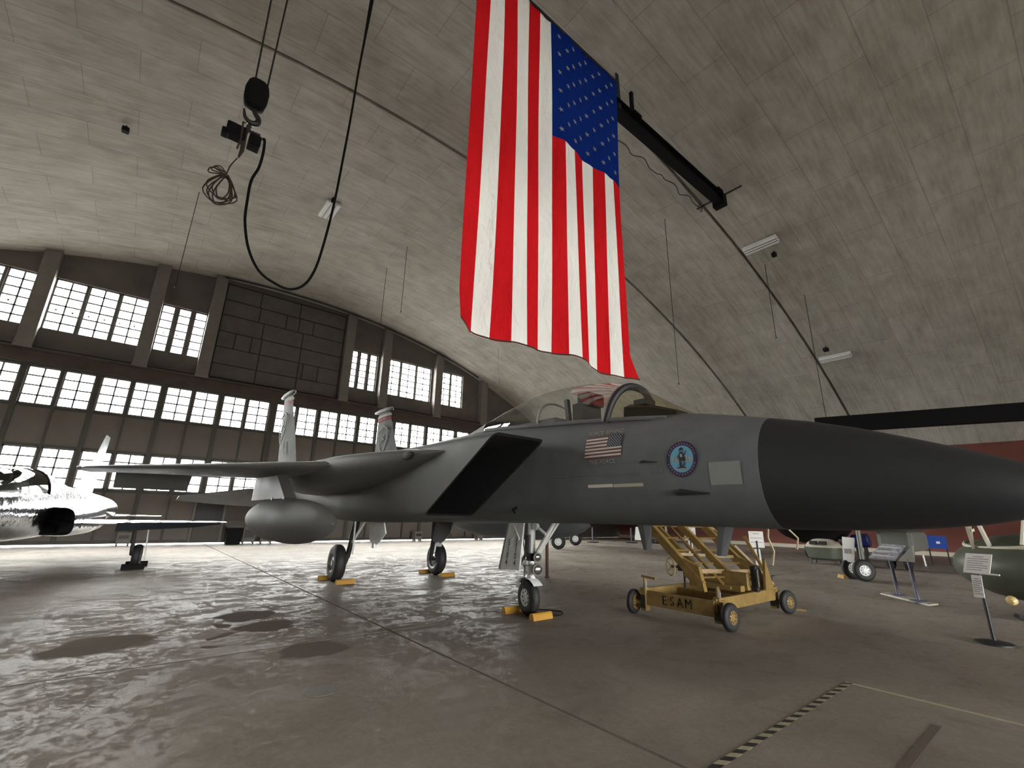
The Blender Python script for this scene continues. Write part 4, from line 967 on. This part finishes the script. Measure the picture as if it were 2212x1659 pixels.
for side in (1, -1):
    rg = []
    for s, pi_, po, z0, z1 in ((6.4, .22, .92, .93, 1.56), (7.1, .22, .95, .90, 1.6), (8.5, .3, .98, .9, 1.62), (10.5, .4, .9, .95, 1.7)):
        cx, cz_ = (pi_+po)/2, (z0+z1)/2; a, b = (po-pi_)/2, (z1-z0)/2
        rg.append([S(s-.25*(1 if s < 7 else 0)*sin(t), side*(cx+a*math.copysign(abs(cos(t))**.55, cos(t))), cz_+b*math.copysign(abs(sin(t))**.55, sin(t))) for t in [2*pi*k/24 for k in range(24)]])
    it = obj('air_intake', MB().loft(rg, True, False), M_CHROME, sj, True, 60)
    inn = [Vector(p)*.985+Vector((sum(q[0] for q in rg[0])/24, sum(q[1] for q in rg[0])/24, sum(q[2] for q in rg[0])/24))*.015 for p in rg[0]]
    bk = [Vector(p)+SD*1.4 for p in inn]
    m_ = MB().loft([inn, bk], True, False); m_.add(bk, [tuple(range(24))])
    obj('intake_duct', m_, M_DUCT, it, True)
    wing_s = []
    for p, s0, s1, th in ((.6, 7.3, 11.2, .07), (1.0, 7.6, 11.15, .065), (4.0, 10.0, 10.95, .025), (4.07, 10.2, 10.9, .012)):
        wing_s.append([S(s0, side*p, 1.19), S(s0+(s1-s0)*.15, side*p, 1.19+th*.7), S(s0+(s1-s0)*.45, side*p, 1.19+th), S(s1, side*p, 1.19), S(s0+(s1-s0)*.45, side*p, 1.19-th*.5), S(s0+(s1-s0)*.1, side*p, 1.19-th*.5)])
    wg = obj('wing', MB().loft(wing_s), M_CHROME, sj, True, 30)
    obj('leading_edge_flap', MB().loft([[S(s0-.02, side*p, 1.20), S(s0-.1, side*p, 1.2-h), S(s0-.06, side*p, 1.2-h), S(s0+.05, side*p, 1.18)] for p, s0, h in ((1.5, 8.02, .22), (3.2, 9.36, .15), (3.9, 9.92, .07))]), M('flap_painted_reflection', (.02, .024, .03), .5), wg)  # dark floor mirrored in the polished flap is painted on as blue-black
    obj('flap', MB().prism([S(10.75, side*1.5, 1.17), S(11.3, side*1.5, 1.0), S(11.25, side*3.3, 1.02), S(10.72, side*3.3, 1.17)], (0, 0, .02)), M_DARK, wg)
    obj('tailplane', MB().loft([[S(s0, side*p, 1.32), S((s0+s1)/2, side*p, 1.32+th), S(s1, side*p, 1.32), S((s0+s1)/2, side*p, 1.32-th)] for p, s0, s1, th in ((.7, 11.9, 13.5, .05), (2.1, 13.0, 13.8, .02))]), M_CHROME, sj, True, 30)
    ws = S(8.62, side*2.03, 0)
    wheel(sj, 'main_wheel', (ws[0], ws[1], .31), (side*.994, -.109*side, 0), .31, .2, M_DARK, 20)
    st = obj('main_gear_strut', MB().tube([S(8.5, side*1.85, 1.18), S(8.6, side*1.9, .35), S(8.62, side*2.0, .31)], .05, 10), M_DARK, sj, True)
    obj('gear_door', MB().prism([S(8.5, side*2.14, 1.15), S(8.75, side*2.14, 1.15), S(8.72, side*2.2, .2), S(8.52, side*2.2, .2)], SP*.02*side), M_WHITE, st)
    obj('exhaust', MB().lathe(S(13.5, side*.36, 1.48), SD, [(0, .33), (.5, .29), (.45, .26), (.1, .28)], 20, False), M_DARK, sj, True)
obj('vertical_fin', MB().loft([[S(s0, 0, z), S(s0+(s1-s0)*.35, th, z), S(s1, 0, z), S(s0+(s1-s0)*.35, -th, z)] for z, s0, s1, th in ((1.95, 9.4, 13.3, .09), (2.12, 10.7, 13.35, .08), (3.0, 12.0, 13.6, .05), (4.06, 13.05, 13.9, .02))]), M_FINMETAL, sj, True, 30)
obj('nose_gear', MB().tube([S(3.3, 0, 1.0), S(3.3, 0, .25)], .045, 10), M_WHITE, sj, True)
wn_ = S(3.3, 0, 0); wheel(sj, 'nose_wheel', (wn_[0], wn_[1], .24), (.994, -.109, 0), .24, .16, M_HUB, 20)
for dq, lab in ((-.4, 'black wheel chock in front of the silver jet wheel'), (.4, 'black wheel chock behind the silver jet wheel')):
    q = S(8.62+dq, 2.03, 0); chock(q[0], q[1], 0, .5, lab, M_BLACK, w=.2, h=.14)

# ================================================================== yellow maintenance lift trailer
yc = empty('lift_trailer', (8.35, 4.5, 0)); tag(yc, 'yellow wheeled maintenance lift trailer stencilled with black letters', 'trailer')
X0, X1, Y0, Y1, Z0, Z1 = 7.25, 9.35, 3.9, 5.15, .17, .40
obj('front_frame_beam', MB().box(X0-.03, X0+.03, Y0, Y1, Z0, Z1), M_YEL, yc, bevel=.006)
obj('rear_frame_beam', MB().box(X1-.03, X1+.03, Y0, Y1, Z0+.05, Z1+.03), M_YEL, yc, bevel=.006)
for y in (Y0, Y1): obj('side_frame_beam', MB().box(X0, X1, y-.03, y+.03, Z0+.07, Z1+.03), M_YEL, yc, bevel=.006)
obj('cross_member', MB().box(8.2, 8.3, Y0, Y1, Z0+.08, Z1-.02), M_YEL, yc)
vs, fs = text_mesh('ESAM', .185)
for ci, ch in enumerate('ESAM'):
    vs, fs = text_mesh(ch, .205); yq = 4.76-ci*.145
    obj('stencil_letter', MB().add([(X0-.034, yq-v.x*.85, .225+v.y) for v in vs], fs), M_BLACK, yc)
    if ci < 2: obj('stencil_gap', MB().box(X0-.0365, X0-.034, yq-.008, yq+.004, .225, .365), M_YEL, yc)
for (wx, wy, kx, lab) in ((7.2, 5.36, -1, ''), (7.30, 3.70, -1, ''), (9.58, 3.76, 1, ''), (9.5, 5.3, 1, '')):
    ax = Vector((-.10, 1 if wy > 4.5 else -1, 0)) if kx < 0 else Vector((-.25, 1 if wy > 4.5 else -1, 0))
    wheel(yc, 'wheel', (wx, wy, .2), ax, .2, .11, M_YEL, 24)
    sy = 1 if wy > 4.5 else -1; bx_ = wx+(.05 if kx < 0 else -.08); by = wy-sy*.2
    kn = obj('wheel_bracket', MB().box(bx_-.06, bx_+.06, by-.05, by+.05, .08, .44).tube([(bx_, by, .2), (wx, wy, .2)], .035, 10).box(bx_-.09, bx_+.09, by-.07, by+.07, .36, .40), M_YEL, yc)
    obj('jack_plate', MB().box(bx_-.075, bx_-.06, by-.045, by+.045, .12, .33), M_DARK, kn)
    if kx < 0:
        obj('jack_post', MB().tube([(bx_+.02, by, .44), (bx_+.02, by, .6)], .028, 10).bar((bx_+.02, by+.06, .62), (bx_+.02, by-.22, .60), .035), M_YEL, kn)
        obj('label_plate', MB().box(bx_-.045, bx_-.04, by-.075, by-.045, .43, .55), M_WHITE, kn)
    else:
        obj('jack_post', MB().tube([(bx_, by, .44), (bx_, by, .62)], .025, 8).bar((bx_-.15, by, .63), (bx_+.12, by, .62), .025), M_DARK, kn)
# pivot beam and the inclined lifting frame
obj('pivot_beam', MB().box(8.5, 8.62, 3.95, 4.95, .44, .72), M_YEL, yc, bevel=.01)
obj('pivot_beam', MB().box(8.35, 8.5, 4.0, 4.95, .42, .52), M_YEL, yc, bevel=.01)
obj('pump_unit', MB().box(8.62, 8.72, 3.84, 3.94, .42, .84).tube([(8.6, 3.82, .5), (8.6, 3.82, .8)], .035, 10), M_DARK, yc, bevel=.02)
obj('gusset', MB().prism([(9.0, 3.87, .42), (9.35, 3.87, .42), (9.1, 3.87, .95)], (0, .04, 0)), M_YEL, yc)
for xx, ya, yb, w in ((8.0, 4.5, 5.75, .11), (9.15, 4.0, 5.25, .1)):
    za, zb = .5, 1.72
    obj('lift_arm', MB().bar((xx, ya, za), (xx, yb, zb), w, w*1.35), M_YEL, yc, bevel=.01)
    obj('lift_arm', MB().bar((xx+.35, ya+.1, za+.1), (xx+.35, yb+.1, zb), w*.6, w*.8), M_YEL, yc, bevel=.008)
    obj('knee_plate', MB().prism([(xx-.05, ya-.06, za-.1), (xx-.05, ya+.3, za+.12), (xx-.05, ya+.32, za+.42), (xx-.05, ya+.02, za+.3)], (.1, 0, 0)), M_YEL, yc)
for k in range(6):
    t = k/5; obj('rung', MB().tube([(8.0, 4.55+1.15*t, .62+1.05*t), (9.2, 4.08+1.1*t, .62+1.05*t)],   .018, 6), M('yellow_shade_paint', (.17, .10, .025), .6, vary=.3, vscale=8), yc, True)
for k in range(4):
    t = k/4; obj('lattice_brace', MB().bar((9.15, 4.1+1.1*t, .6+1.05*t), (9.5, 4.45+1.0*t, .62+1.05*t), .03).bar((9.5, 4.2+1.0*t, .6+1.05*t), (9.15, 4.4+1.0*t, .9+1.0*t), .03), M_YEL, yc)
obj('lift_arm', MB().bar((8.6, 4.2, .55), (8.6, 5.45, 1.72), .1, .13), M_YEL, yc, bevel=.01)
obj('back_stay', MB().bar((9.5, 3.95, .45), (9.45, 4.35, 1.3), .05), M_YEL, yc); obj('back_stay', MB().bar((9.4, 3.9, .5), (8.9, 4.3, 1.15), .04), M_YEL, yc)
obj('tie_bar', MB().bar((8.0, 4.62, .72), (9.2, 4.12, .70), .05, .07), M_YEL, yc); obj('tie_bar', MB().bar((8.05, 4.95, .98), (9.2, 4.4, .93), .035, .05), M_YEL, yc)
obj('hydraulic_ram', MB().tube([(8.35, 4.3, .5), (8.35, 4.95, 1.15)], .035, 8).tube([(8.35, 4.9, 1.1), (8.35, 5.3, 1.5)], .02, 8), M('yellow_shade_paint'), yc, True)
obj('hand_rail', MB().tube([(9.6, 3.95, .8), (9.62, 3.9, 1.05), (9.55, 3.95, 1.3), (9.55, 3.9, 1.6)], .018, 6).tube([(9.9, 3.6, 1.1), (9.88, 3.55, 1.3), (9.75, 3.7, 1.52), (9.6, 3.85, 1.6)], .018, 6), M('rail_buff', (.42, .36, .22), .5), yc, True)
hw = obj('hand_wheel', MB().tube([(7.88+.02*cos(a), 5.02+.10*cos(a)*1.0, .765+.15*sin(a)) for a in [2*pi*k/24 for k in range(25)]], .011, 6, False), M('hand_wheel_buff', (.35, .25, .09), .5), yc, True)
for k in range(4):
    a = pi/4+pi/2*k; obj('spoke', MB().tube([(7.9, 5.02, .765), (7.88, 5.02+.1*cos(a), .765+.15*sin(a))], .008, 5), M('hand_wheel_buff'), hw)
obj('gear_box', MB().box(7.95, 8.1, 4.78, 4.92, .70, .82).tube([(7.9, 5.02, .765), (8.0, 4.9, .765)], .025, 8).tube([(8.02, 4.84, .72), (8.02, 4.84, .42)], .018, 8).tube([(8.05, 4.84, .77), (8.5, 4.7, .68)], .015, 6), M_DARK, yc)
obj('tow_bar', MB().tube([(9.4, 4.15, .3), (9.75, 3.75, .06), (9.9, 3.6, .05)], .02, 8), M_YEL, yc)

# ================================================================== exhibit signs
def paper(name, a, b, c, par, n, lines=True):       # a: top-left, b: top-right, c: bottom-left seen by the viewer
    a, b, c = Vector(a), Vector(b), Vector(c); u, v = b-a, c-a; nr = u.cross(v).normalized()
    if nr.dot(Vector((0, 0, CAMH))-a) < 0: nr = -nr
    o = obj(name, MB().prism([a, b, b+v, c], -nr*.012), M_PAPER, par)
    if lines:
        for k in range(n):
            t = .14+.78*k/n; w0 = .1; w1 = .9 if k % 3 else .7
            if k == 0: w0, w1 = .3, .7
            q0, q1 = a+u*w0+v*t+nr*.003, a+u*w1+v*t+nr*.003
            obj('printed_line', MB().prism([q0, q1, q1+v*.035, q0+v*.035], nr*.001), M_INK, o)
    return o
sp = empty('info_post', (9.81, 1.2, 0)); tag(sp, 'black stanchion holding two white printed information sheets beside the olive cockpit', 'sign')
obj('base_plate', MB().lathe((9.81, 1.2, 0), (0, 0, 1), [(0, .21), (.02, .21), (.035, .17), (.05, .03)], 24), M_DARK, sp, True)
obj('post', MB().tube([(9.81, 1.2, .03), (9.81, 1.19, .95)], .025, 10), M_DARK, sp, True)
paper('information_sheet', (9.78, 1.27, 1.2), (9.74, .99, 1.2), (9.72, 1.34, .93), sp, 7)
paper('information_sheet', (9.77, 1.27, .9), (9.75, 1.16, .9), (9.77, 1.29, .60), sp, 8)
obj('clip', MB().bar((9.73, 1.32, .94), (9.68, .96, .93), .03, .02), M_PAPER, sp)

rs = empty('reading_rail', (13.9, 2.95, 0)); tag(rs, 'tilted blue and white information board on two grey posts', 'sign')
obj('base_board', MB().prism([(14.55, 3.42, 0), (14.2, 3.5, 0), (13.1, 2.45, 0), (13.45, 2.35, 0)], (0, 0, .03)), M_CREAM, rs)
for px, py in ((14.05, 3.12), (13.4, 2.65)):
    ps = obj('post', MB().tube([(px, py, .03), (px-.03, py+.03, .86)], .035, 10), M_PURPLE, rs, True)
    obj('post_foot', MB().lathe((px, py, .03), (0, 0, 1), [(0, .17), (.02, .16), (.03, .04)], 18), M_PURPLE, ps, True)
bd = obj('board', MB().prism([(13.8, 3.5, .83), (13.75, 2.98, .82), (14.05, 2.80, 1.13), (14.1, 3.27, 1.15)], (.02, 0, -.03)), M('board_face_blue', (.45, .47, .56), .4, vary=.5, vscale=14), rs)
for k in range(5):
    t = .15+.15*k; a0 = Vector((13.8, 3.5, .83)).lerp(Vector((14.1, 3.27, 1.15)), t); b0 = Vector((13.75, 2.98, .82)).lerp(Vector((14.05, 2.80, 1.13)), t)
    q0, q1 = a0.lerp(b0, .08), a0.lerp(b0, .62 if k % 2 else .9); up_ = Vector((.04, 0, .045))*.5
    obj('printed_line', MB().prism([q0, q1, q1+up_, q0+up_], (-.004, 0, .004)), M_PAPER if k % 2 == 0 else M_INK, bd)
obj('end_bracket', MB().prism([(13.35, 2.86, .82), (13.3, 2.56, .82), (13.5, 2.55, 1.15), (13.52, 2.6, 1.15)], (.03, 0, 0)), M('bracket_grey', (.3, .3, .28), .6), rs)

# ================================================================== olive cockpit section by the info post
oc = empty('olive_cockpit', (13.6, .35, 0)); tag(oc, 'rounded olive drab cockpit nose with cream window frames and a landing lamp', 'aircraft')
er = []
for k in range(15):
    a = -pi/2+pi*k/14; er.append([(13.45+1.28*cos(a)*cos(t), .72+1.25*cos(a)*sin(t), .86+.62*sin(a)) for t in [2*pi*j/32 for j in range(32)]])
shell = obj('nose_shell', MB().loft(er), M_OLIVE, oc, True, 60)
obj('sill_rim', MB().tube([(13.45+1.02*cos(t), .72+1.0*sin(t), 1.25+.06*sin(t*2)) for t in [1.2+k*.12 for k in range(30)]], .04, 8), M_CREAM, oc, True)
for a, b in (((12.75, 1.52, 1.10), (12.75, 1.58, 2.3)), ((12.95, 1.55, 1.2), (13.0, 1.5, 2.3)), ((12.62, 1.28, 1.22), (12.75, 1.5, 2.3)), ((12.5, .85, 1.28), (12.8, .6, 2.4)), ((12.76, 1.52, 1.5), (12.98, 1.5, 1.52))):
    obj('window_frame', MB().bar(a, b, .05), M_CREAM, oc)
obj('cabin_roof', MB().box(12.4, 14.8, -1.2, 1.65, 2.28, 2.42), M_OLIVE, oc, bevel=.06)
obj('landing_lamp', MB().lathe((12.5, 1.18, .32), (-1, .3, -.3), [(-.05, .08), (0, .075), (.04, .05), (.05, .01)], 14), M('lamp_amber', (.6, .45, .2), .2), oc, True)
obj('skid', MB().tube([(12.4, 1.15, .1), (12.6, 1.1, .04), (15, -.6, .04)], .04, 8).tube([(13.2, .66, .06), (13.4, .5, .5)], .035, 8), M_DARK, oc, True)
obj('skid', MB().tube([(12.3, -.4, .1), (12.6, -.6, .04), (14.5, -2.0, .04)], .04, 8).tube([(13.1, -.95, .06), (13.4, -.4, .5)], .035, 8), M_DARK, oc, True)

# ================================================================== gantry beam behind the radome
A = Vector((20.4, 6.1, 5.275)); B = Vector((22.6, .0, 5.275)); B2 = B+(B-A)*.35
gb = empty('suspended_beam', (A.x, A.y, 4.98)); tag(gb, 'long straight black beam slung on thin wires behind the radome above the red wall', 'beam')
obj('beam_body', MB().bar(A, B2, .3, .58), M_BLACK, gb)
for q in (A+(B-A)*.06, B2-(B-A)*.06): obj('suspension_wire', MB().tube([(q.x, q.y, 5.5), (q.x, q.y, under(q.x, q.y)-.01)], .012, 5), M_DARK, gb)

# ================================================================== aircraft and oddments parked along the red wall
bj = empty('grey_aircraft', (19.0, 4.4, 0)); tag(bj, 'pale grey aircraft on a single nose wheel with a white square-holed gear door', 'aircraft')
fr_ = []
for x, r, zc in ((16.2, .05, 2.1), (16.5, .35, 2.1), (17.2, .62, 2.12), (18.2, .76, 2.12), (20.5, .85, 2.15), (24, .8, 2.2), (26, .5, 2.3)):
    fr_.append([(x, 4.45+r*1.5*cos(t), zc+r*.98*sin(t)) for t in [2*pi*k/24 for k in range(24)]])
obj('fuselage', MB().loft(fr_), M_GREY, bj, True, 60)
obj('belly_fairing', MB().box(18.5, 20.6, 3.5, 4.4, .8, 1.4), M('hull_grey_green', (.10, .105, .09), .6), bj, bevel=.12)
obj('nose_gear_leg', MB().tube([(17.2, 4.5, 1.5), (17.1, 4.5, .3)], .06, 10), M_GREY, bj, True)
wheel(bj, 'nose_wheel', (16.9, 4.45, .3), (-.75, -.66, 0), .3, .16, M_HUB, 22); wheel(bj, 'nose_wheel', (17.35, 4.85, .3), (-.75, -.66, 0), .3, .16, M_HUB, 22)
dr = obj('gear_door', MB().prism([(17.2, 4.94, 1.2), (17.2, 4.62, 1.18), (17.2, 4.74, .46), (17.2, 5.02, .5)], (.02, 0, 0)), M_PAPER, bj)
for yy in (4.90, 4.80): obj('lightening_hole', MB().box(17.185, 17.2, yy-.035, yy+.035, .72, .86), M_INK, dr)
wheel(bj, 'main_wheel', (22.4, 5.0, .35), (0, 1, 0), .35, .2, M_DARK, 20); wheel(bj, 'main_wheel', (22.4, 4.5, .35), (0, 1, 0), .35, .2, M_DARK, 20)
[obj('main_gear_leg', MB().tube([(22.4, q0, .35), (22.4, q1, 1.45)], .06, 8), M_GREY, bj, True) for q0, q1 in ((5.0, 4.9), (4.5, 4.5))]
chock(17.25, 5.12, .8, .3, 'yellow wheel chock at the nose wheel of the pale grey aircraft')

dk = empty('black_aircraft', (26.5, 8.6, 0)); tag(dk, 'bulky black aircraft fuselage parked against the red wall behind the yellow trailer', 'aircraft')
fr_ = []
for x, r in ((23.2, .1), (23.5, .6), (24.2, .95), (25.5, 1.15), (28, 1.15), (29.5, .8)):
    fr_.append([(x, 8.7+r*1.1*cos(t), 1.8+r*sin(t)) for t in [2*pi*k/24 for k in range(24)]])
obj('fuselage', MB().loft(fr_), M_BLACK, dk, True, 60)
for x, y in ((28.3, 8.2), (28.3, 9.6), (25.6, 8.8)):
    wheel(dk, 'wheel', (x, y, .32), (0, 1, 0), .32, .2, M_HUB, 20); obj('gear_leg', MB().tube([(x, y, .32), (x, y, 1.2)], .06, 8), M_DARK, dk, True)

pd = empty('gondola', (22.3, 7.1, 0)); tag(pd, 'small olive gondola with a white glazed top standing on four short legs', 'gondola')
ring = lambda z, a, b: [(22.3+b*.6*sin(t), 7.1+a*math.copysign(abs(cos(t))**.7, cos(t)), z) for t in [2*pi*k/20 for k in range(20)]]
obj('tub', MB().loft([ring(.17, .45, .6), ring(.25, .58, .85), ring(.6, .68, 1.), ring(.66, .68, 1.)]), M_OLIVE, pd, True, 40)
obj('hood', MB().loft([ring(.66, .66, .95), ring(.82, .55, .8), ring(.95, .34, .5), ring(.98, .2, .3)]), M_CREAM, pd, True, 40)
for y in (7.3, 6.95): obj('hood_window', MB().box(21.72, 21.86, y-.12, y+.12, .76, .9), M_DARK, pd)
for sx in (-.3, .3):
    for sy in (-.45, .45): obj('leg', MB().tube([(22.3+sx, 7.1+sy, 0), (22.3+sx*.9, 7.1+sy*.9, .25)], .03, 8), M_DARK, pd, True)
obj('gun_barrel', MB().tube([(22.2, 6.5, .95), (22.0, 5.9, .9)], .05, 8), M_DARK, pd, True)

bp_ = empty('blue_banner', (27, 4.33, 0)); tag(bp_, 'small bright blue board standing against the red wall', 'sign')
obj('board', MB().box(26.98, 27.02, 4.0, 4.68, .66, 1.18), M_BLUE, bp_); obj('emblem', MB().box(26.965, 26.98, 4.22, 4.34, .86, .95), M_PAPER, bp_)
for y in (4.05, 4.62): obj('leg', MB().box(26.98, 27.02, y-.02, y+.02, 0, .66), M_DARK, bp_)
bb = empty('blue_drum', (26.5, 6.9, 0)); tag(bb, 'dark blue steel drum on a stand beside the gondola', 'drum')
obj('drum', MB().lathe((26.5, 7.2, .82), (0, -1, .12), [(0, .27), (.02, .29), (.3, .285), (.32, .3), (.62, .29), (.64, .27)], 22), M('drum_navy', (.012, .02, .09), .35), bb, True)
for y in (6.75, 7.05): obj('stand', MB().box(26.3, 26.7, y-.03, y+.03, 0, .58), M_DARK, bb)
tag(obj('marker_stake', MB().tube([(25.6, 4.6, 0), (25.6, 4.62, .42)], .03, 8), M_PAPER), 'short white marker stake in front of the red wall', 'stake')

# twin jet seen under the belly
tj = empty('grey_twin_wheel_aircraft', (21, 18.5, 0)); tag(tj, 'grey aircraft seen below the fighter belly on pale hubbed main wheels', 'aircraft')
fr_ = []
for x, r in ((14.5, .08), (15.5, .5), (17.5, .8), (21, .95), (25, .9), (28, .5)):
    fr_.append([(x, 19.0-.28*(x-14.5)+r*cos(t), 2.6+r*.8*sin(t)) for t in [2*pi*k/20 for k in range(20)]])
obj('fuselage', MB().loft(fr_), M_GREY, tj, True, 60)
obj('wing', MB().prism([(18, 21, 1.95), (21, 13.2, 1.75), (23, 13.2, 1.75), (23, 21.5, 1.95)], (0, 0, .16)), M_GREY, tj)
for (x, y) in ((17.7, 17.75), (21.3, 19.9), (22.9, 14.6)):
    wheel(tj, 'wheel', (x, y, .38), (-.75, -.66, 0), .38, .24, M_HUB, 22); obj('gear_leg', MB().tube([(x+.1, y+.15, .38), (x+.15, y+.2, 1.95)], .06, 8), M_WHITE, tj, True)

# stanchions, propped boards, brown pole
for x, y, lab in ((25.05, 21.8, 'slim dark stanchion post on a flat foot nearest the hangar doors'), (27.6, 20.5, 'slim dark stanchion post on a flat foot hidden partly by the blade aerial'), (29.0, 19.5, 'slim dark stanchion post on a flat foot before the red wall paint')):
    e = empty('stanchion', (x, y, 0)); tag(e, lab, 'stanchion')
    obj('post', MB().tube([(x, y, .02), (x, y, 1.0)], .05, 8), M_PURPLE, e, True); obj('foot', MB().box(x-.28, x+.28, y-.28, y+.28, 0, .05), M_BLACK, e)
e = tag(obj('white_board', MB().prism([(29.6, 21.7, .12), (29.6, 20.6, .12), (29.8, 20.6, 1.0), (29.8, 21.7, 1.05)], (.04, 0, 0)), M_PAPER), 'blank white board leaning against the red wall paint', 'board')
e['label'] = 'blank white board leaning near the red wall behind the fighter nose wheel'
tag(obj('brown_pole', MB().tube([(9.22, 9.69, 0), (9.22, 9.69, 1.0)], .045, 8).lathe((9.22, 9.69, 0), (0, 0, 1), [(0, .08), (.03, .07)], 12), M_RUST, None, True), 'rusty brown pole standing upright behind the nose gear lights', 'pole')
for x, y, zt, lab in ((12.0, 7.0, 1.42, 'white tag sheet on a thin stand behind the yellow lift arm'), (10.8, 4.73, 1.38, 'white card sign with a hanging tag beyond the yellow trailer')):
    e = empty('tag_stand', (x, y, 0)); tag(e, lab, 'sign')
    obj('post', MB().tube([(x+.05, y, 0), (x+.05, y, zt-.2)], .015, 6), M_DARK, e); obj('foot', MB().lathe((x+.05, y, 0), (0, 0, 1), [(0, .16), (.02, .15)], 16), M_DARK, e)
    paper('card', (x-.02, y+.13, zt), (x+.12, y-.12, zt), (x-.02, y+.13, zt-.34), e, 3); paper('card', (x+.02, y+.06, zt-.37), (x+.07, y-.04, zt-.37), (x+.02, y+.06, zt-.72), e, 3)

# ================================================================== along the hangar doors
e = empty('waste_bin', (4.28, 26.6, 0)); tag(e, 'black waste bin standing at the hangar doors behind the drop tank', 'bin')
obj('bin_body', MB().loft([[(4.28+sx*w, 26.6+sy*w*.8, z) for sx, sy in ((-1, -1), (1, -1), (1, 1), (-1, 1))] for z, w in ((0, .3), (.75, .36))]), M_BLACK, e, bevel=.03); obj('bin_lid', MB().box(3.9, 4.66, 26.28, 26.92, .75, .83), M_DARK, e, bevel=.02)
for x, lab in ((4.95, 'grey equipment cabinet beside the black waste bin'), (5.75, 'grey equipment cabinet with a dark front one place from the bin'), (.15, 'small grey heater box at the doors behind the silver jet wheel'), (14.3, 'small grey heater box at the doors below the fighter intake'), (19.0, 'small grey heater box at the doors furthest along the wall')):
    w, h = (.28, .78) if 4 < x < 6 else (.24, .56)
    e = empty('equipment_cabinet', (x, 26.75, 0)); tag(e, lab, 'cabinet')
    obj('cabinet_body', MB().box(x-w, x+w, 26.5, 26.98, .1, h), M_PIL, e, bevel=.02); obj('front_panel', MB().box(x-w*.75, x+w*.75, 26.48, 26.5, .3, h-.12), M_DARK, e)
    for dx in (-w*.8, w*.8): obj('foot', MB().box(x+dx-.03, x+dx+.03, 26.55, 26.9, 0, .11), M_DARK, e)

# ================================================================== tape on the floor
tp = empty('hazard_tape', (4.7, 1.92, 0)); tag(tp, 'black and cream striped hazard tape stuck on the floor', 'tape')
k = 0; x = 2.0
while x < 6.12:
    x2 = min(x+.085, 6.14)
    obj('tape_stripe', MB().prism([(x, 1.89, .001), (x2, 1.89, .001), (x2-.05, 1.95, .001), (x-.05, 1.95, .001)], (0, 0, .0012)), M('tape_cream', (.42, .38, .26), .6) if k % 2 else M('tape_black', (.03, .03, .03), .6), tp)
    k += 1; x = x2
tag(obj('floor_line', MB().box(6.09, 6.14, -4, 1.95, .001, .002), M('line_buff', (.55, .48, .36), .7)), 'thin worn pale line leaving the corner of the hazard tape', 'tape')
tag(obj('floor_line', MB().box(3.6, 5.5, 1.11, 1.17, .001, .002), M('line_dark', (.15, .115, .095), .8)), 'dark brown strip on the floor inside the hazard tape corner', 'tape')
tag(obj('drain_cover', MB().lathe((1.71, 4.8, .0), (0, 0, 1), [(.0005, .15), (.004, .15), (.004, .12), (.002, .115), (.002, .01)], 24), M('drain_iron', (.17, .15, .13), .6)), 'round iron cover plate set in the floor near the slab joint', 'cover')
